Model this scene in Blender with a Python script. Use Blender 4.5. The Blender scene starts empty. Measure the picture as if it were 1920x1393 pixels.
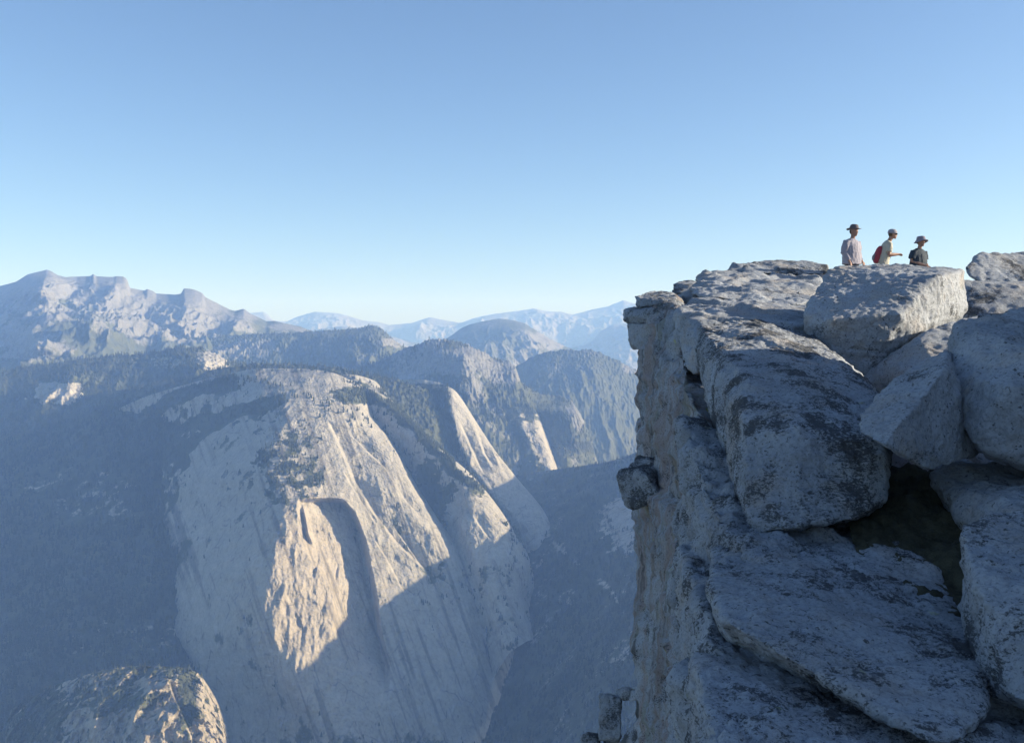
import bpy, bmesh, math, random
import numpy as np
from mathutils import Vector, Matrix
from mathutils.bvhtree import BVHTree

sc = bpy.context.scene
C = sc.collection

# ------------------------------------------------------------------ camera
F = 1844.0                      # focal length in photo pixels (1920 wide)
PITCH = math.atan((696.5 - 640) / F)
cam = bpy.data.cameras.new('camera')
cam.sensor_fit = 'HORIZONTAL'; cam.sensor_width = 36.0
cam.lens = 36.0 * F / 1920.0
cam.clip_start = 0.2; cam.clip_end = 250000
camo = bpy.data.objects.new('camera', cam); C.objects.link(camo)
camo.rotation_euler = (math.pi / 2 - PITCH, 0, 0)
sc.camera = camo

# ------------------------------------------------------------------ light
SUN_AZ, SUN_EL = math.radians(89), math.radians(16.5)
w = bpy.data.worlds.new('World'); sc.world = w; w.use_nodes = True
nt = w.node_tree
sky = nt.nodes.new('ShaderNodeTexSky'); sky.sky_type = 'NISHITA'; sky.sun_disc = False
sky.sun_elevation = SUN_EL; sky.sun_rotation = SUN_AZ
sky.altitude = 2000; sky.air_density = 1.0; sky.dust_density = 3.2; sky.ozone_density = 2.9
nt.links.new(sky.outputs[0], nt.nodes['Background'].inputs[0])
nt.nodes['Background'].inputs[1].default_value = 0.097
sl = bpy.data.lights.new('sun', 'SUN'); sl.energy = 5.0; sl.angle = math.radians(0.5)
sl.color = (1.0, 0.935, 0.84)
so = bpy.data.objects.new('sun', sl); C.objects.link(so)
SDIR = Vector((math.sin(SUN_AZ) * math.cos(SUN_EL), math.cos(SUN_AZ) * math.cos(SUN_EL), math.sin(SUN_EL)))
so.rotation_euler = SDIR.to_track_quat('Z', 'Y').to_euler()
so.location = (200, 0, 200)
sc.view_settings.view_transform = 'Standard'; sc.view_settings.look = 'None'
sc.view_settings.gamma = 1.0; sc.view_settings.exposure = 0.98
sc.cycles.max_bounces = 5; sc.cycles.volume_bounces = 2; sc.cycles.diffuse_bounces = 3
sc.cycles.use_denoising = True

# ------------------------------------------------------------------ helpers
def ray(px, py):
    u = (np.asarray(px, float) - 960) / F; v = (696.5 - np.asarray(py, float)) / F
    y = math.cos(PITCH) + v * math.sin(PITCH); z = -math.sin(PITCH) + v * math.cos(PITCH)
    return u / y, z / y                      # per metre of depth
def P(px, py, D):
    a, b = ray(px, py); return Vector((float(a) * D, D, float(b) * D))
def PA(px, py, D):
    a, b = ray(px, py); return np.stack([a * D, D + 0 * a, b * D], -1)
def pix(x, y, z):                            # world -> photo pixel
    cy = y * math.cos(PITCH) - z * math.sin(PITCH); cz = y * math.sin(PITCH) + z * math.cos(PITCH)
    return 960 + F * x / cy, 696.5 - F * cz / cy

_rng = np.random.RandomState(7)
_perm = _rng.permutation(256); _perm = np.concatenate([_perm, _perm, _perm])
_g = _rng.normal(size=(256, 3)); _g /= np.linalg.norm(_g, axis=1)[:, None]
def noise(p):
    p = np.asarray(p, float); i = np.floor(p).astype(int); f = p - i; i &= 255
    s = f * f * f * (f * (f * 6 - 15) + 10); out = 0
    for dx in (0, 1):
        wx = s[..., 0] if dx else 1 - s[..., 0]
        for dy in (0, 1):
            wy = s[..., 1] if dy else 1 - s[..., 1]
            for dz in (0, 1):
                wz = s[..., 2] if dz else 1 - s[..., 2]
                h = _perm[_perm[_perm[(i[..., 0] + dx) & 255] + ((i[..., 1] + dy) & 255)] + ((i[..., 2] + dz) & 255)]
                g = _g[h]
                out = out + wx * wy * wz * (g[..., 0] * (f[..., 0] - dx) + g[..., 1] * (f[..., 1] - dy) + g[..., 2] * (f[..., 2] - dz))
    return out * 1.5
def fbm(p, n=4, g=0.5):
    a, o, q = 1.0, 0, np.asarray(p, float)
    for k in range(n):
        o = o + a * noise(q + 17.3 * k); a *= g; q = q * 2.03
    return o
def ridged(p, n=4, g=0.5):
    a, o, q, wt = 1.0, 0, np.asarray(p, float), 1.0
    for k in range(n):
        r = (1 - np.abs(noise(q + 31.7 * k)) * 1.8); r = np.clip(r, 0, 1) ** 2
        o = o + a * r * wt; wt = np.clip(r * 1.4, 0, 1); a *= g; q = q * 2.1
    return o
def sstep(a, b, x):
    t = np.clip((x - a) / (b - a), 0, 1); return t * t * (3 - 2 * t)

def tag(o, label=None, cat=None, group=None, kind=None):
    if label: o['label'] = label
    if cat: o['category'] = cat
    if group: o['group'] = group
    if kind: o['kind'] = kind
    return o
def mesh_obj(name, verts, faces, mat, parent=None, smooth=True, attrs=None):
    me = bpy.data.meshes.new(name)
    verts = np.asarray(verts, np.float32); faces = np.asarray(faces, np.int32)
    me.vertices.add(len(verts)); me.vertices.foreach_set('co', verts.ravel())
    nf, k = faces.shape
    me.loops.add(nf * k); me.loops.foreach_set('vertex_index', faces.ravel())
    me.polygons.add(nf); me.polygons.foreach_set('loop_start', np.arange(0, nf * k, k, dtype=np.int32))
    me.polygons.foreach_set('use_smooth', np.full(nf, smooth))
    me.update(calc_edges=True)
    for an, av in (attrs or {}).items():
        at = me.attributes.new(an, 'FLOAT', 'POINT'); at.data.foreach_set('value', np.asarray(av, np.float32).ravel())
    me.materials.append(mat)
    o = bpy.data.objects.new(name, me); C.objects.link(o)
    if parent: o.parent = parent
    return o
def grid_faces(nv, nu):
    a = np.arange(nv * nu).reshape(nv, nu)
    return np.stack([a[1:, :-1], a[1:, 1:], a[:-1, 1:], a[:-1, :-1]], -1).reshape(-1, 4)
def blur_noise(a): return a

# ------------------------------------------------------------------ materials
class NG:
    def __init__(s, name):
        s.m = bpy.data.materials.new(name); s.m.use_nodes = True; s.t = s.m.node_tree; s.n = s.t.nodes
        s.b = s.n['Principled BSDF']; s.b.inputs['Roughness'].default_value = 0.9
        s.b.inputs['Specular IOR Level'].default_value = 0.25
    def new(s, t, **kw):
        n = s.n.new(t)
        for k, v in kw.items():
            if k in n.inputs: s.put(n.inputs[k], v)
            else: setattr(n, k, v)
        return n
    def put(s, inp, v):
        if hasattr(v, 'is_output'): s.t.links.new(v, inp)
        else: inp.default_value = v
    def attr(s, name): return s.new('ShaderNodeAttribute', attribute_name=name).outputs['Fac']
    def noise(s, scale, detail=4, rough=0.55, vec=None, dist=0.0):
        n = s.new('ShaderNodeTexNoise'); n.inputs['Scale'].default_value = scale; n.inputs['Detail'].default_value = detail
        n.inputs['Roughness'].default_value = rough; n.inputs['Distortion'].default_value = dist
        if vec is not None: s.put(n.inputs['Vector'], vec)
        return n.outputs['Fac']
    def pos(s, sc_=(1, 1, 1), rot=(0, 0, 0)):
        g = s.new('ShaderNodeNewGeometry'); m = s.new('ShaderNodeMapping')
        s.put(m.inputs['Vector'], g.outputs['Position']); m.inputs['Scale'].default_value = sc_; m.inputs['Rotation'].default_value = rot
        return m.outputs[0]
    def ramp(s, fac, stops):
        r = s.new('ShaderNodeValToRGB'); s.put(r.inputs[0], fac); e = r.color_ramp.elements
        while len(e) < len(stops): e.new(0.5)
        for x, (p_, c_) in zip(e, stops):
            x.position = p_; x.color = (c_, c_, c_, 1) if not hasattr(c_, '__len__') else (*c_, 1)
        return r.outputs[0]
    def mix(s, fac, a, b):
        m = s.new('ShaderNodeMix', data_type='RGBA'); s.put(m.inputs[0], fac)
        for i, v in ((6, a), (7, b)): s.put(m.inputs[i], v if hasattr(v, 'is_output') else (*v, 1))
        return m.outputs[2]
    def mul(s, fac, a, b):
        m = s.new('ShaderNodeMix', data_type='RGBA', blend_type='MULTIPLY'); s.put(m.inputs[0], fac)
        for i, v in ((6, a), (7, b)): s.put(m.inputs[i], v if hasattr(v, 'is_output') else (*v, 1))
        return m.outputs[2]
    def math(s, op, a, b=0.0, clamp=False):
        m = s.new('ShaderNodeMath', operation=op); m.use_clamp = clamp
        s.put(m.inputs[0], a); s.put(m.inputs[1], b); return m.outputs[0]
    def bump(s, h, dist, strength=1.0, nrm=None):
        b = s.new('ShaderNodeBump'); b.inputs['Distance'].default_value = dist; b.inputs['Strength'].default_value = strength
        s.put(b.inputs['Height'], h)
        if nrm is not None: s.put(b.inputs['Normal'], nrm)
        return b.outputs[0]
    def out(s, col, nrm=None):
        s.put(s.b.inputs['Base Color'], col)
        if nrm is not None: s.put(s.b.inputs['Normal'], nrm)
        return s.m

def mat_terrain(name, s=1.0, rock=(0.40, 0.375, 0.33), forest=(0.050, 0.060, 0.042)):
    g = NG(name); p = g.pos()
    f = g.attr('forest'); st = g.attr('streak'); tn = g.attr('tan')
    n1 = g.noise(0.02 * s, 8, 0.65, p); n2 = g.noise(0.09 * s, 6, 0.7, p)
    base = g.mix(g.ramp(n1, [(0.35, 0), (0.7, 1)]), rock, (rock[0] * 0.72, rock[1] * 0.73, rock[2] * 0.76))
    base = g.mul(0.8, base, g.ramp(n2, [(0.3, 0.55), (0.55, 1.0)]))
    base = g.mul(0.9, base, g.ramp(st, [(0.0, 0.45), (0.5, 1.0), (1.0, 1.0)]))
    vo = g.new('ShaderNodeTexVoronoi', feature='DISTANCE_TO_EDGE'); vo.inputs['Scale'].default_value = 0.016 * s
    ds = g.new('ShaderNodeVectorMath', operation='MULTIPLY_ADD'); g.put(ds.inputs[0], g.new('ShaderNodeTexNoise', Scale=0.02 * s, Detail=5).outputs['Color']); ds.inputs[1].default_value = (90 / s,) * 3; g.put(ds.inputs[2], g.pos(sc_=(1, 1, 0.45), rot=(0, .25, 0)))
    g.put(vo.inputs['Vector'], ds.outputs[0])
    base = g.mul(g.ramp(n1, [(0.45, 0), (0.6, 0.85)]), base, g.ramp(vo.outputs['Distance'], [(0.0, 0.35), (0.035, 1.0)]))
    base = g.mul(tn, base, (1.04, 0.98, 0.92))
    ff = g.math('ADD', f, g.math('MULTIPLY', g.math('SUBTRACT', g.noise(0.035 * s, 9, 0.75, p), 0.5), 1.15))
    fm = g.ramp(ff, [(0.42, 0), (0.56, 1)])
    fc = g.mix(g.ramp(g.noise(0.012 * s, 4, 0.6, p), [(0.35, 0), (0.65, 1)]), forest, (forest[0] * 1.7, forest[1] * 1.55, forest[2] * 1.25))
    col = g.mix(fm, base, fc)
    b1 = g.bump(g.noise(0.05 * s, 8, 0.72, p), 9.0 / s, 0.55)
    b2 = g.bump(g.noise(0.11 * s, 3, 0.6, p), 14.0 / s, g.math('MULTIPLY', fm, 0.6) if False else 0.25, b1)
    return g.out(col, b2)

M_FAR = mat_terrain('far_mountain_granite', 0.25, rock=(0.26, 0.25, 0.24))
M_MID = mat_terrain('mountain_granite', 1.0, rock=(0.22, 0.22, 0.215))
M_NEAR = mat_terrain('canyon_granite', 1.0)

# ------------------------------------------------------------------ features in the relief
def linex(line, py):
    L = np.array(line, float); return np.interp(py, L[:, 1], L[:, 0])
def fade(line, py, k=25):
    L = np.array(line, float); return sstep(L[0, 1] - k * 0.2, L[0, 1] + k, py) * (1 - sstep(L[-1, 1] - k, L[-1, 1] + k * 0.2, py))
def tent(px, py, line, wl, wr, amp):         # a rib: nearest along the line, falling away on both sides
    d = px - linex(line, py)
    t = np.where(d < 0, 1 + d / wl, 1 - d / wr); return -amp * np.clip(t, 0, 1) * fade(line, py)
def step(px, py, line, wr, amp, s=5):        # right of the line the rock is set back, easing out again
    d = px - linex(line, py)
    return amp * sstep(0, s, d) * np.clip(1 - d / wr, 0, 1) * fade(line, py)
def stepl(px, py, line, wl, amp, s=5):       # left of the line the rock is set back
    d = linex(line, py) - px
    return amp * sstep(0, s, d) * np.clip(1 - d / wl, 0, 1) * fade(line, py)
def blob(px, py, cx, cy, rx, ry, k=0.5):
    r = np.sqrt(((px - cx) / rx) ** 2 + ((py - cy) / ry) ** 2)
    r = r + 0.45 * fbm(np.stack([px / 22, py / 13, 0 * px + cx], -1), 3, 0.6); return 1 - sstep(1 - k, 1 + k, r)

def interp_rows(A, n, ax):
    """Catmull-Rom resampling of a control net along one axis (tension keeps creases)."""
    A = np.moveaxis(A, ax, 0); k = A.shape[0]
    t = np.linspace(0, k - 1, n); i = np.minimum(t.astype(int), k - 2); f = (t - i).reshape((-1,) + (1,) * (A.ndim - 1))
    g = lambda j: A[np.clip(j, 0, k - 1)]
    p0, p1, p2, p3 = g(i - 1), g(i), g(i + 1), g(i + 2); T = 0.38
    m1 = T * (p2 - p0); m2 = T * (p3 - p1)
    r = (2 * f**3 - 3 * f**2 + 1) * p1 + (f**3 - 2 * f**2 + f) * m1 + (-2 * f**3 + 3 * f**2) * p2 + (f**3 - f**2) * m2
    return np.moveaxis(r, 0, ax)

ALL = {}
def relief(name, net, nu, nv, mat, feats=None, forest=None, amp=14, wl=160, streak=0.5, seed=0, label=None, noise_y=1.0, rid=0.6):
    A = np.array(net, float)
    A = interp_rows(interp_rows(A, nv, 0), nu, 1)
    px, py, D = A[..., 0], A[..., 1], A[..., 2].copy()
    sd = np.array([seed * 13.7, seed * 5.1, 3.3])
    W = PA(px, py, D)
    # down-slope gullies: noise stretched along the fall line, plus isotropic roughness
    q = W / wl
    uu = np.stack([(px - 0.35 * py) / 26.0, py / 230.0, D / 900.0], -1) + sd
    D = D + amp * 1.6 * fbm(q + sd, 5, 0.52) + amp * rid * (0.7 - ridged(np.stack([W[..., 0] / wl, W[..., 1] / wl / 2.0, W[..., 2] / wl / 3.2], -1) + sd, 5, 0.55))
    sfine = fbm(uu * np.array([2.2, 1, 1]), 4, 0.6)
    D = D + amp * 0.25 * sfine * streak
    if feats is not None: D = D + feats(px, py)
    W = PA(px, py, D)
    fo = forest(px, py, W) if forest is not None else np.zeros_like(px)
    st = np.clip(0.62 + 0.9 * fbm(uu * np.array([1.6, 0.8, 1]) + 5, 5, 0.62) * streak, 0, 1)
    o = mesh_obj(name, W.reshape(-1, 3), grid_faces(nv, nu), mat, attrs={'forest': fo, 'streak': st, 'tan': blob(px, py, 570, 1120, 120, 190) if name == 'granite_dome' else (1 if name == 'small_granite_dome' else 0) + 0 * px})
    tag(o, label, kind='structure'); ALL[o.name] = o
    return o

def hill(name, crest, D, H, L, mat, nu=600, nv=180, back=0.35, amp=60, wl=700, forest=None, feats=None, pw=1.25, seed=0, label=None, tree=0, sil=0.12):
    cr = np.array(crest, float); pxs = np.linspace(cr[0, 0], cr[-1, 0], nu)
    pyc = np.interp(pxs, cr[:, 0], cr[:, 1])
    k = max(3, int(nu / (cr[-1, 0] - cr[0, 0]) * 5)) | 1
    pyc = np.convolve(np.pad(pyc, k // 2, 'edge'), np.ones(k) / k, 'valid')
    Dc = np.interp(pxs, cr[:, 0], cr[:, 2]) if cr.shape[1] > 2 else np.full(nu, float(D))
    t = np.concatenate([np.linspace(-back, 0, 14)[:-1], np.linspace(0, 1, nv) ** 1.15])[:, None]
    cW = PA(pxs, pyc, Dc); a, _ = ray(pxs, pyc)
    Y = Dc - L * t; Xs = a * Y
    ks = 61; pys = np.convolve(np.pad(pyc, ks, 'edge'), np.hanning(2 * ks + 1) / np.hanning(2 * ks + 1).sum(), 'valid')
    zs = PA(pxs, pys, Dc)[..., 2]; bl = sstep(0.0, 0.16, np.abs(t))
    Z = cW[..., 2] * (1 - bl) + zs * bl - H * np.where(t > 0, np.abs(t) ** pw, np.abs(t) * 1.2)
    sd = np.array([seed * 9.1, seed * 3.7, 1.1])
    w_ = np.stack([Xs, Y + 0 * Xs, 0 * Xs], -1)
    g = sstep(0, 0.25, np.abs(t)) * (1 - sil) + sil
    rr = ridged(w_ / np.array([wl, wl * 2.2, 1]) + sd, 5, 0.5)
    n_ = fbm(w_ / wl * 1.3 + sd, 6, 0.52)
    Z = Z + amp * g * (0.9 * (rr - 0.8) + 0.8 * n_ + 0.30 * (ridged(w_ / np.array([wl * .2, wl * .34, 1]) + sd, 4, 0.55) - 0.8))
    if tree: Z = Z + tree * np.clip(noise(w_ / 17.0 + sd) * 1.5 + 0.3, 0, 1)
    W = np.stack([Xs, Y + 0 * Xs, Z], -1)
    px, py = pix(W[..., 0], W[..., 1], W[..., 2])
    if feats is not None:
        dy = feats(px, py); W[..., 1] += dy; W[..., 0] *= 1 + dy / Y; W[..., 2] *= 1 + dy / Y
    fo = forest(px, py, W) if forest is not None else 0.5 + 0 * px
    st = np.clip(0.62 + 0.5 * fbm(w_ / 90 + 5, 4, 0.6), 0, 1)
    nv2 = W.shape[0]
    o = mesh_obj(name, W[::-1].reshape(-1, 3), grid_faces(nv2, nu)[:, ::-1] if False else grid_faces(nv2, nu), mat,
                 attrs={'forest': fo[::-1], 'streak': st[::-1]})
    tag(o, label, kind='structure'); ALL[o.name] = o
    return o
#@@BG

# ------------------------------------------------------------------ far mountains (back to front)
hill('far_mountains', [(380, 600), (445, 588), (478, 586), (495, 584), (505, 592), (512, 600), (535, 603), (560, 593), (590, 584), (640, 588), (680, 600), (710, 603), (730, 608),
     (770, 606), (805, 594), (825, 598), (862, 606), (890, 596), (925, 588), (960, 584), (1000, 578), (1025, 583), (1050, 584), (1075, 591), (1110, 580),
     (1140, 574), (1168, 562), (1200, 572), (1240, 580), (1330, 570), (1500, 590)], 23000, 1200, 3500, M_FAR, 900, 120, amp=110, wl=1500,
     forest=lambda x, y, W: 0.35 + 0.2 * noise(W / 900), seed=1, label='palest blue mountain range along the horizon')
hill('distant_range', [(520, 640), (560, 622), (640, 612), (700, 618), (760, 640), (850, 650), (1000, 655), (1070, 650), (1105, 645), (1130, 618), (1150, 608), (1200, 606), (1300, 600), (1500, 610)],
     17500, 1100, 2800, M_FAR, 800, 120, amp=110, wl=1400, forest=lambda x, y, W: 0.4 + 0.3 * noise(W / 700), seed=2, label='pale hazy range in front of the horizon range')
hill('dome_mountain', [(700, 690), (780, 660), (840, 632), (870, 612), (900, 602), (935, 596), (965, 599), (985, 606), (1010, 622), (1040, 640), (1060, 650), (1110, 668), (1180, 690), (1260, 720)],
     11500, 1100, 2600, M_MID, 700, 160, amp=110, wl=1100, pw=1.1,
     forest=lambda x, y, W: 0.55 + 0.3 * noise(W / 400) - 0.6 * blob(x, y, 1025, 640, 35, 14),
     feats=lambda x, y: tent(x, y, [(960, 596), (985, 620), (1020, 650), (1060, 690)], 160, 60, 380) + tent(x, y, [(880, 610), (900, 650), (920, 700)], 60, 60, 130), seed=3, label='rounded blue dome mountain in the middle distance')
hill('left_mountain_range', [(-260, 560), (-100, 548), (0, 536), (30, 528), (52, 514), (88, 505.5), (97, 509), (108, 516), (124, 520), (150, 518.5), (170, 518), (175, 513), (180, 518), (213, 520), (217, 518),
     (232, 519), (238, 523), (243, 540), (272, 546), (275, 542), (288, 547), (292, 551), (328, 553), (340, 551), (344, 541), (358, 542), (366, 544), (380, 550), (384, 557), (400, 565), (430, 580),
     (440, 583), (457, 579), (470, 588), (500, 603), (515, 602), (560, 612), (640, 640), (800, 690)],
     9300, 1000, 3600, M_MID, 1100, 280, amp=105, wl=820, pw=0.95, sil=0.03,
     forest=lambda x, y, W: np.clip(0.20 + 0.007 * (y - 560) + 0.45 * noise(W / 200), 0, 1) - 0.5 * blob(x, y, 80, 660, 60, 28) - 0.45 * blob(x, y, 330, 610, 110, 40)
         - 0.4 * blob(x, y, 92, 545, 20, 35) - 0.4 * blob(x, y, 195, 560, 60, 20) - 0.3 * blob(x, y, 20, 640, 60, 30) + 0.4 * blob(x, y, 130, 560, 25, 16),
     feats=lambda x, y: tent(x, y, [(88, 505), (82, 530), (72, 570)], 90, 60, 330) + tent(x, y, [(228, 515), (215, 540), (180, 580)], 70, 50, 150)
         + tent(x, y, [(200, 560), (180, 590), (160, 640)], 60, 80, 150) + tent(x, y, [(345, 541), (350, 580), (330, 630)], 60, 60, 150)
         + tent(x, y, [(30, 590), (60, 630), (120, 680)], 60, 90, 160) + tent(x, y, [(455, 580), (440, 600), (420, 660)], 40, 60, 120), seed=4, label='rocky mountain range with a pale cliff peak at the left')
hill('wooded_ridge', [(330, 640), (400, 632), (470, 628), (540, 626), (600, 622), (640, 620), (680, 614), (698, 610), (706, 613), (720, 620), (745, 643), (765, 655), (800, 680), (900, 720)],
     7900, 900, 1800, M_MID, 600, 160, amp=60, wl=700, forest=lambda x, y, W: 0.75 + 0.3 * noise(W / 220) - 0.7 * blob(x, y, 738, 642, 26, 8) - 0.5 * blob(x, y, 460, 655, 60, 18), tree=14,
     feats=lambda x, y: tent(x, y, [(700, 610), (722, 650), (760, 700)], 200, 60, 320), seed=5, label='dark wooded ridge with a small peak left of centre')
hill('right_wooded_hill', [(860, 760), (920, 715), (960, 688), (1000, 668), (1030, 659), (1060, 656), (1110, 658), (1160, 676), (1200, 696), (1280, 735), (1400, 725), (1750, 690)],
     8200, 1500, 2800, M_MID, 850, 220, amp=110, wl=800, pw=0.9, forest=lambda x, y, W: 0.68 + 0.3 * noise(W / 240) - 0.7 * blob(x, y, 1185, 690, 18, 9), tree=12, seed=6, label='hazy wooded hill left of the cliff')
hill('middle_wooded_hill', [(560, 720), (640, 700), (700, 680), (760, 656), (800, 638), (822, 634), (850, 640), (880, 650), (905, 660), (920, 672), (955, 676), (968, 690), (975, 715), (1010, 738), (1050, 742), (1075, 756), (1090, 780), (1110, 830), (1130, 900), (1160, 980)],
     6500, 1500, 2100, M_MID, 800, 260, amp=80, wl=520, pw=0.95, forest=lambda x, y, W: 0.52 + 0.14 * (x > 930) + 0.35 * noise(W / 160) - 0.9 * blob(x, y, 895, 662, 22, 9) - 0.7 * blob(x, y, 950, 700, 40, 18) - 0.6 * blob(x, y, 1085, 775, 22, 30) - 0.4 * blob(x, y, 850, 680, 60, 20),
     feats=lambda x, y: tent(x, y, [(960, 680), (975, 720), (1000, 780)], 70, 50, 160) + tent(x, y, [(1070, 752), (1095, 800), (1115, 850)], 110, 60, 260)
         + tent(x, y, [(860, 645), (880, 690), (900, 760)], 90, 60, 160), tree=10, seed=7, label='wooded hill with pale ledges in the centre distance')
hill('left_forest_ridge', [(-300, 712), (-100, 704), (0, 696), (100, 682), (200, 670), (280, 664), (335, 651), (375, 655), (405, 664), (430, 680), (480, 690), (560, 700), (700, 760)],
     5600, 900, 1700, M_NEAR, 900, 260, amp=40, wl=420, forest=lambda x, y, W: 0.85 + 0.25 * noise(W / 120) - 1.15 * blob(x, y, 112, 738, 48, 20, .3) - 1.0 * blob(x, y, 398, 674, 28, 18, .4) - 0.3 * blob(x, y, 300, 680, 60, 15), tree=10,
     feats=lambda x, y: tent(x, y, [(85, 715), (70, 740), (62, 765)], 50, 90, 60) + tent(x, y, [(375, 655), (385, 680), (390, 705)], 60, 60, 120), seed=8, label='dark forested ridge with a bare pale patch on the left')
hill('forest_ridge_behind_dome', [(330, 720), (400, 694), (450, 686), (500, 682), (560, 683), (620, 690), (680, 700), (740, 712), (800, 730), (880, 790), (960, 880)],
     4900, 900, 900, M_NEAR, 600, 160, amp=20, wl=300, forest=lambda x, y, W: 0.95 + 0 * x, tree=10, seed=9, label='dark forested ridge just behind the granite dome')

# ------------------------------------------------------------------ canyon spurs
nz = lambda W, s: noise(W / s)
relief('far_canyon_spur', [
    [(860, 720, 6500), (960, 745, 6250), (985, 760, 6200), (1005, 770, 6230), (1030, 800, 6600)],
    [(850, 800, 6300), (965, 800, 6000), (992, 815, 5930), (1018, 818, 5970), (1045, 850, 6400)],
    [(850, 880, 6100), (980, 860, 5800), (1015, 870, 5720), (1037, 872, 5770), (1062, 900, 6200)],
    [(860, 960, 5900), (1000, 930, 5620), (1030, 930, 5560), (1052, 930, 5610), (1085, 960, 6000)],
    [(900, 1060, 5600), (1020, 1010, 5400), (1050, 1010, 5320), (1080, 1010, 5380), (1110, 1040, 5800)]],
    240, 300, M_NEAR, amp=22, wl=200, forest=lambda x, y, W: 0.75 - 0.75 * sstep(-12, 6, x - linex([(978, 790), (1000, 830), (1030, 890)], y)) * blob(x, y, 1010, 845, 60, 60, .3) + 0.25 * nz(W, 100), seed=11, label='thin hazy rock spur deep in the canyon')
relief('middle_canyon_spur', [
    [(560, 740, 5500), (700, 718, 5150), (770, 711, 5000), (820, 716, 4930), (850, 730, 4900), (866, 748, 5000), (885, 780, 5300)],
    [(600, 800, 5250), (720, 770, 5000), (790, 765, 4880), (835, 765, 4800), (855, 772, 4770), (893, 792, 4860), (915, 830, 5200)],
    [(660, 870, 5100), (760, 840, 4880), (820, 835, 4760), (852, 835, 4680), (872, 840, 4640), (925, 842, 4740), (945, 880, 5100)],
    [(720, 940, 4950), (800, 900, 4760), (860, 890, 4620), (885, 890, 4560), (905, 893, 4530), (965, 893, 4640), (990, 930, 5000)],
    [(780, 1000, 4800), (860, 960, 4600), (915, 950, 4470), (930, 945, 4440), (950, 945, 4420), (1004, 940, 4540), (1030, 975, 4900)],
    [(830, 1060, 4650), (920, 1020, 4450), (965, 1010, 4330), (980, 1000, 4300), (1000, 995, 4290), (1030, 985, 4380), (1060, 1030, 4750)],
    [(880, 1180, 4400), (960, 1120, 4250), (1000, 1110, 4140), (1020, 1100, 4110), (1035, 1090, 4120), (1060, 1090, 4250), (1090, 1120, 4600)]],
    420, 420, M_NEAR, amp=13, wl=170,
    feats=lambda x, y: step(x, y, [(866, 750), (890, 800), (905, 850), (925, 880)], 26, 42) + step(x, y, [(858, 790), (872, 820), (890, 860), (905, 890)], 22, 38) + step(x, y, [(880, 760), (900, 800), (925, 850), (945, 890)], 18, 24),
    forest=lambda x, y, W: 0.54 + 0.3 * nz(W, 90) + 0.5 * blob(x, y, 770, 800, 90, 60) - 1.2 * sstep(-10, 6, x - linex([(845, 725), (852, 780), (868, 840), (895, 880), (925, 940), (940, 980)], y)) - 0.8 * sstep(8, 0, np.abs(y - 714) + 0 * x) * (x > 750)
        + 0.75 * sstep(26, 0, np.abs(y - (848 + 0.4 * (x - 920)))) * (x > 890) * sstep(-.2, .3, nz(W, 40)), seed=12, label='granite spur with fluted sunlit edge beyond the dome')
relief('near_canyon_spur', [
    [(540, 760, 4550), (600, 706, 4400), (640, 702, 4380), (672, 704, 4400), (705, 716, 4450), (730, 745, 4700)],
    [(600, 830, 4380), (670, 760, 4270), (705, 758, 4210), (728, 760, 4200), (757, 776, 4260), (785, 810, 4550)],
    [(660, 900, 4260), (725, 835, 4130), (765, 815, 4050), (788, 812, 4060), (812, 830, 4120), (845, 870, 4430)],
    [(720, 990, 4120), (785, 920, 4000), (830, 882, 3900), (852, 872, 3900), (880, 886, 3980), (910, 920, 4300)],
    [(770, 1060, 3980), (830, 990, 3870), (868, 940, 3790), (893, 930, 3790), (925, 940, 3870), (955, 980, 4150)],
    [(800, 1110, 3870), (850, 1050, 3780), (875, 1005, 3690), (920, 990, 3700), (962, 998, 3790), (990, 1040, 4080)],
    [(820, 1170, 3780), (870, 1120, 3690), (900, 1070, 3600), (940, 1055, 3610), (983, 1060, 3700), (1005, 1100, 4000)],
    [(850, 1240, 3680), (890, 1190, 3590), (925, 1140, 3510), (955, 1130, 3530), (978, 1120, 3640), (1010, 1160, 3950)],
    [(880, 1330, 3550), (920, 1280, 3450), (950, 1230, 3400), (975, 1210, 3430), (1000, 1200, 3520), (1030, 1230, 3850)]],
    420, 560, M_NEAR, amp=11, wl=140,
    feats=lambda x, y: stepl(x, y, [(868, 905), (872, 930), (885, 960), (890, 975)], 60, 40) + step(x, y, [(880, 960), (900, 990), (915, 1010)], 25, 14),
    forest=lambda x, y, W: 0.25 + 0.45 * nz(W, 60) + 0.75 * (sstep(25, 0, np.abs(y - linex([(720, 640), (745, 690), (790, 730), (842, 790), (890, 850), (960, 900)], x) if False else np.abs(y - np.interp(x, [640, 690, 730, 790, 850, 900, 960], [712, 738, 760, 815, 880, 925, 1000])))) * (x < 1000)) * 0.7
        - 0.9 * blob(x, y, 900, 985, 60, 45) + 0.55 * blob(x, y, 800, 930, 50, 60), seed=13, label='granite spur with pines along its crest behind the dome')

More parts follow.
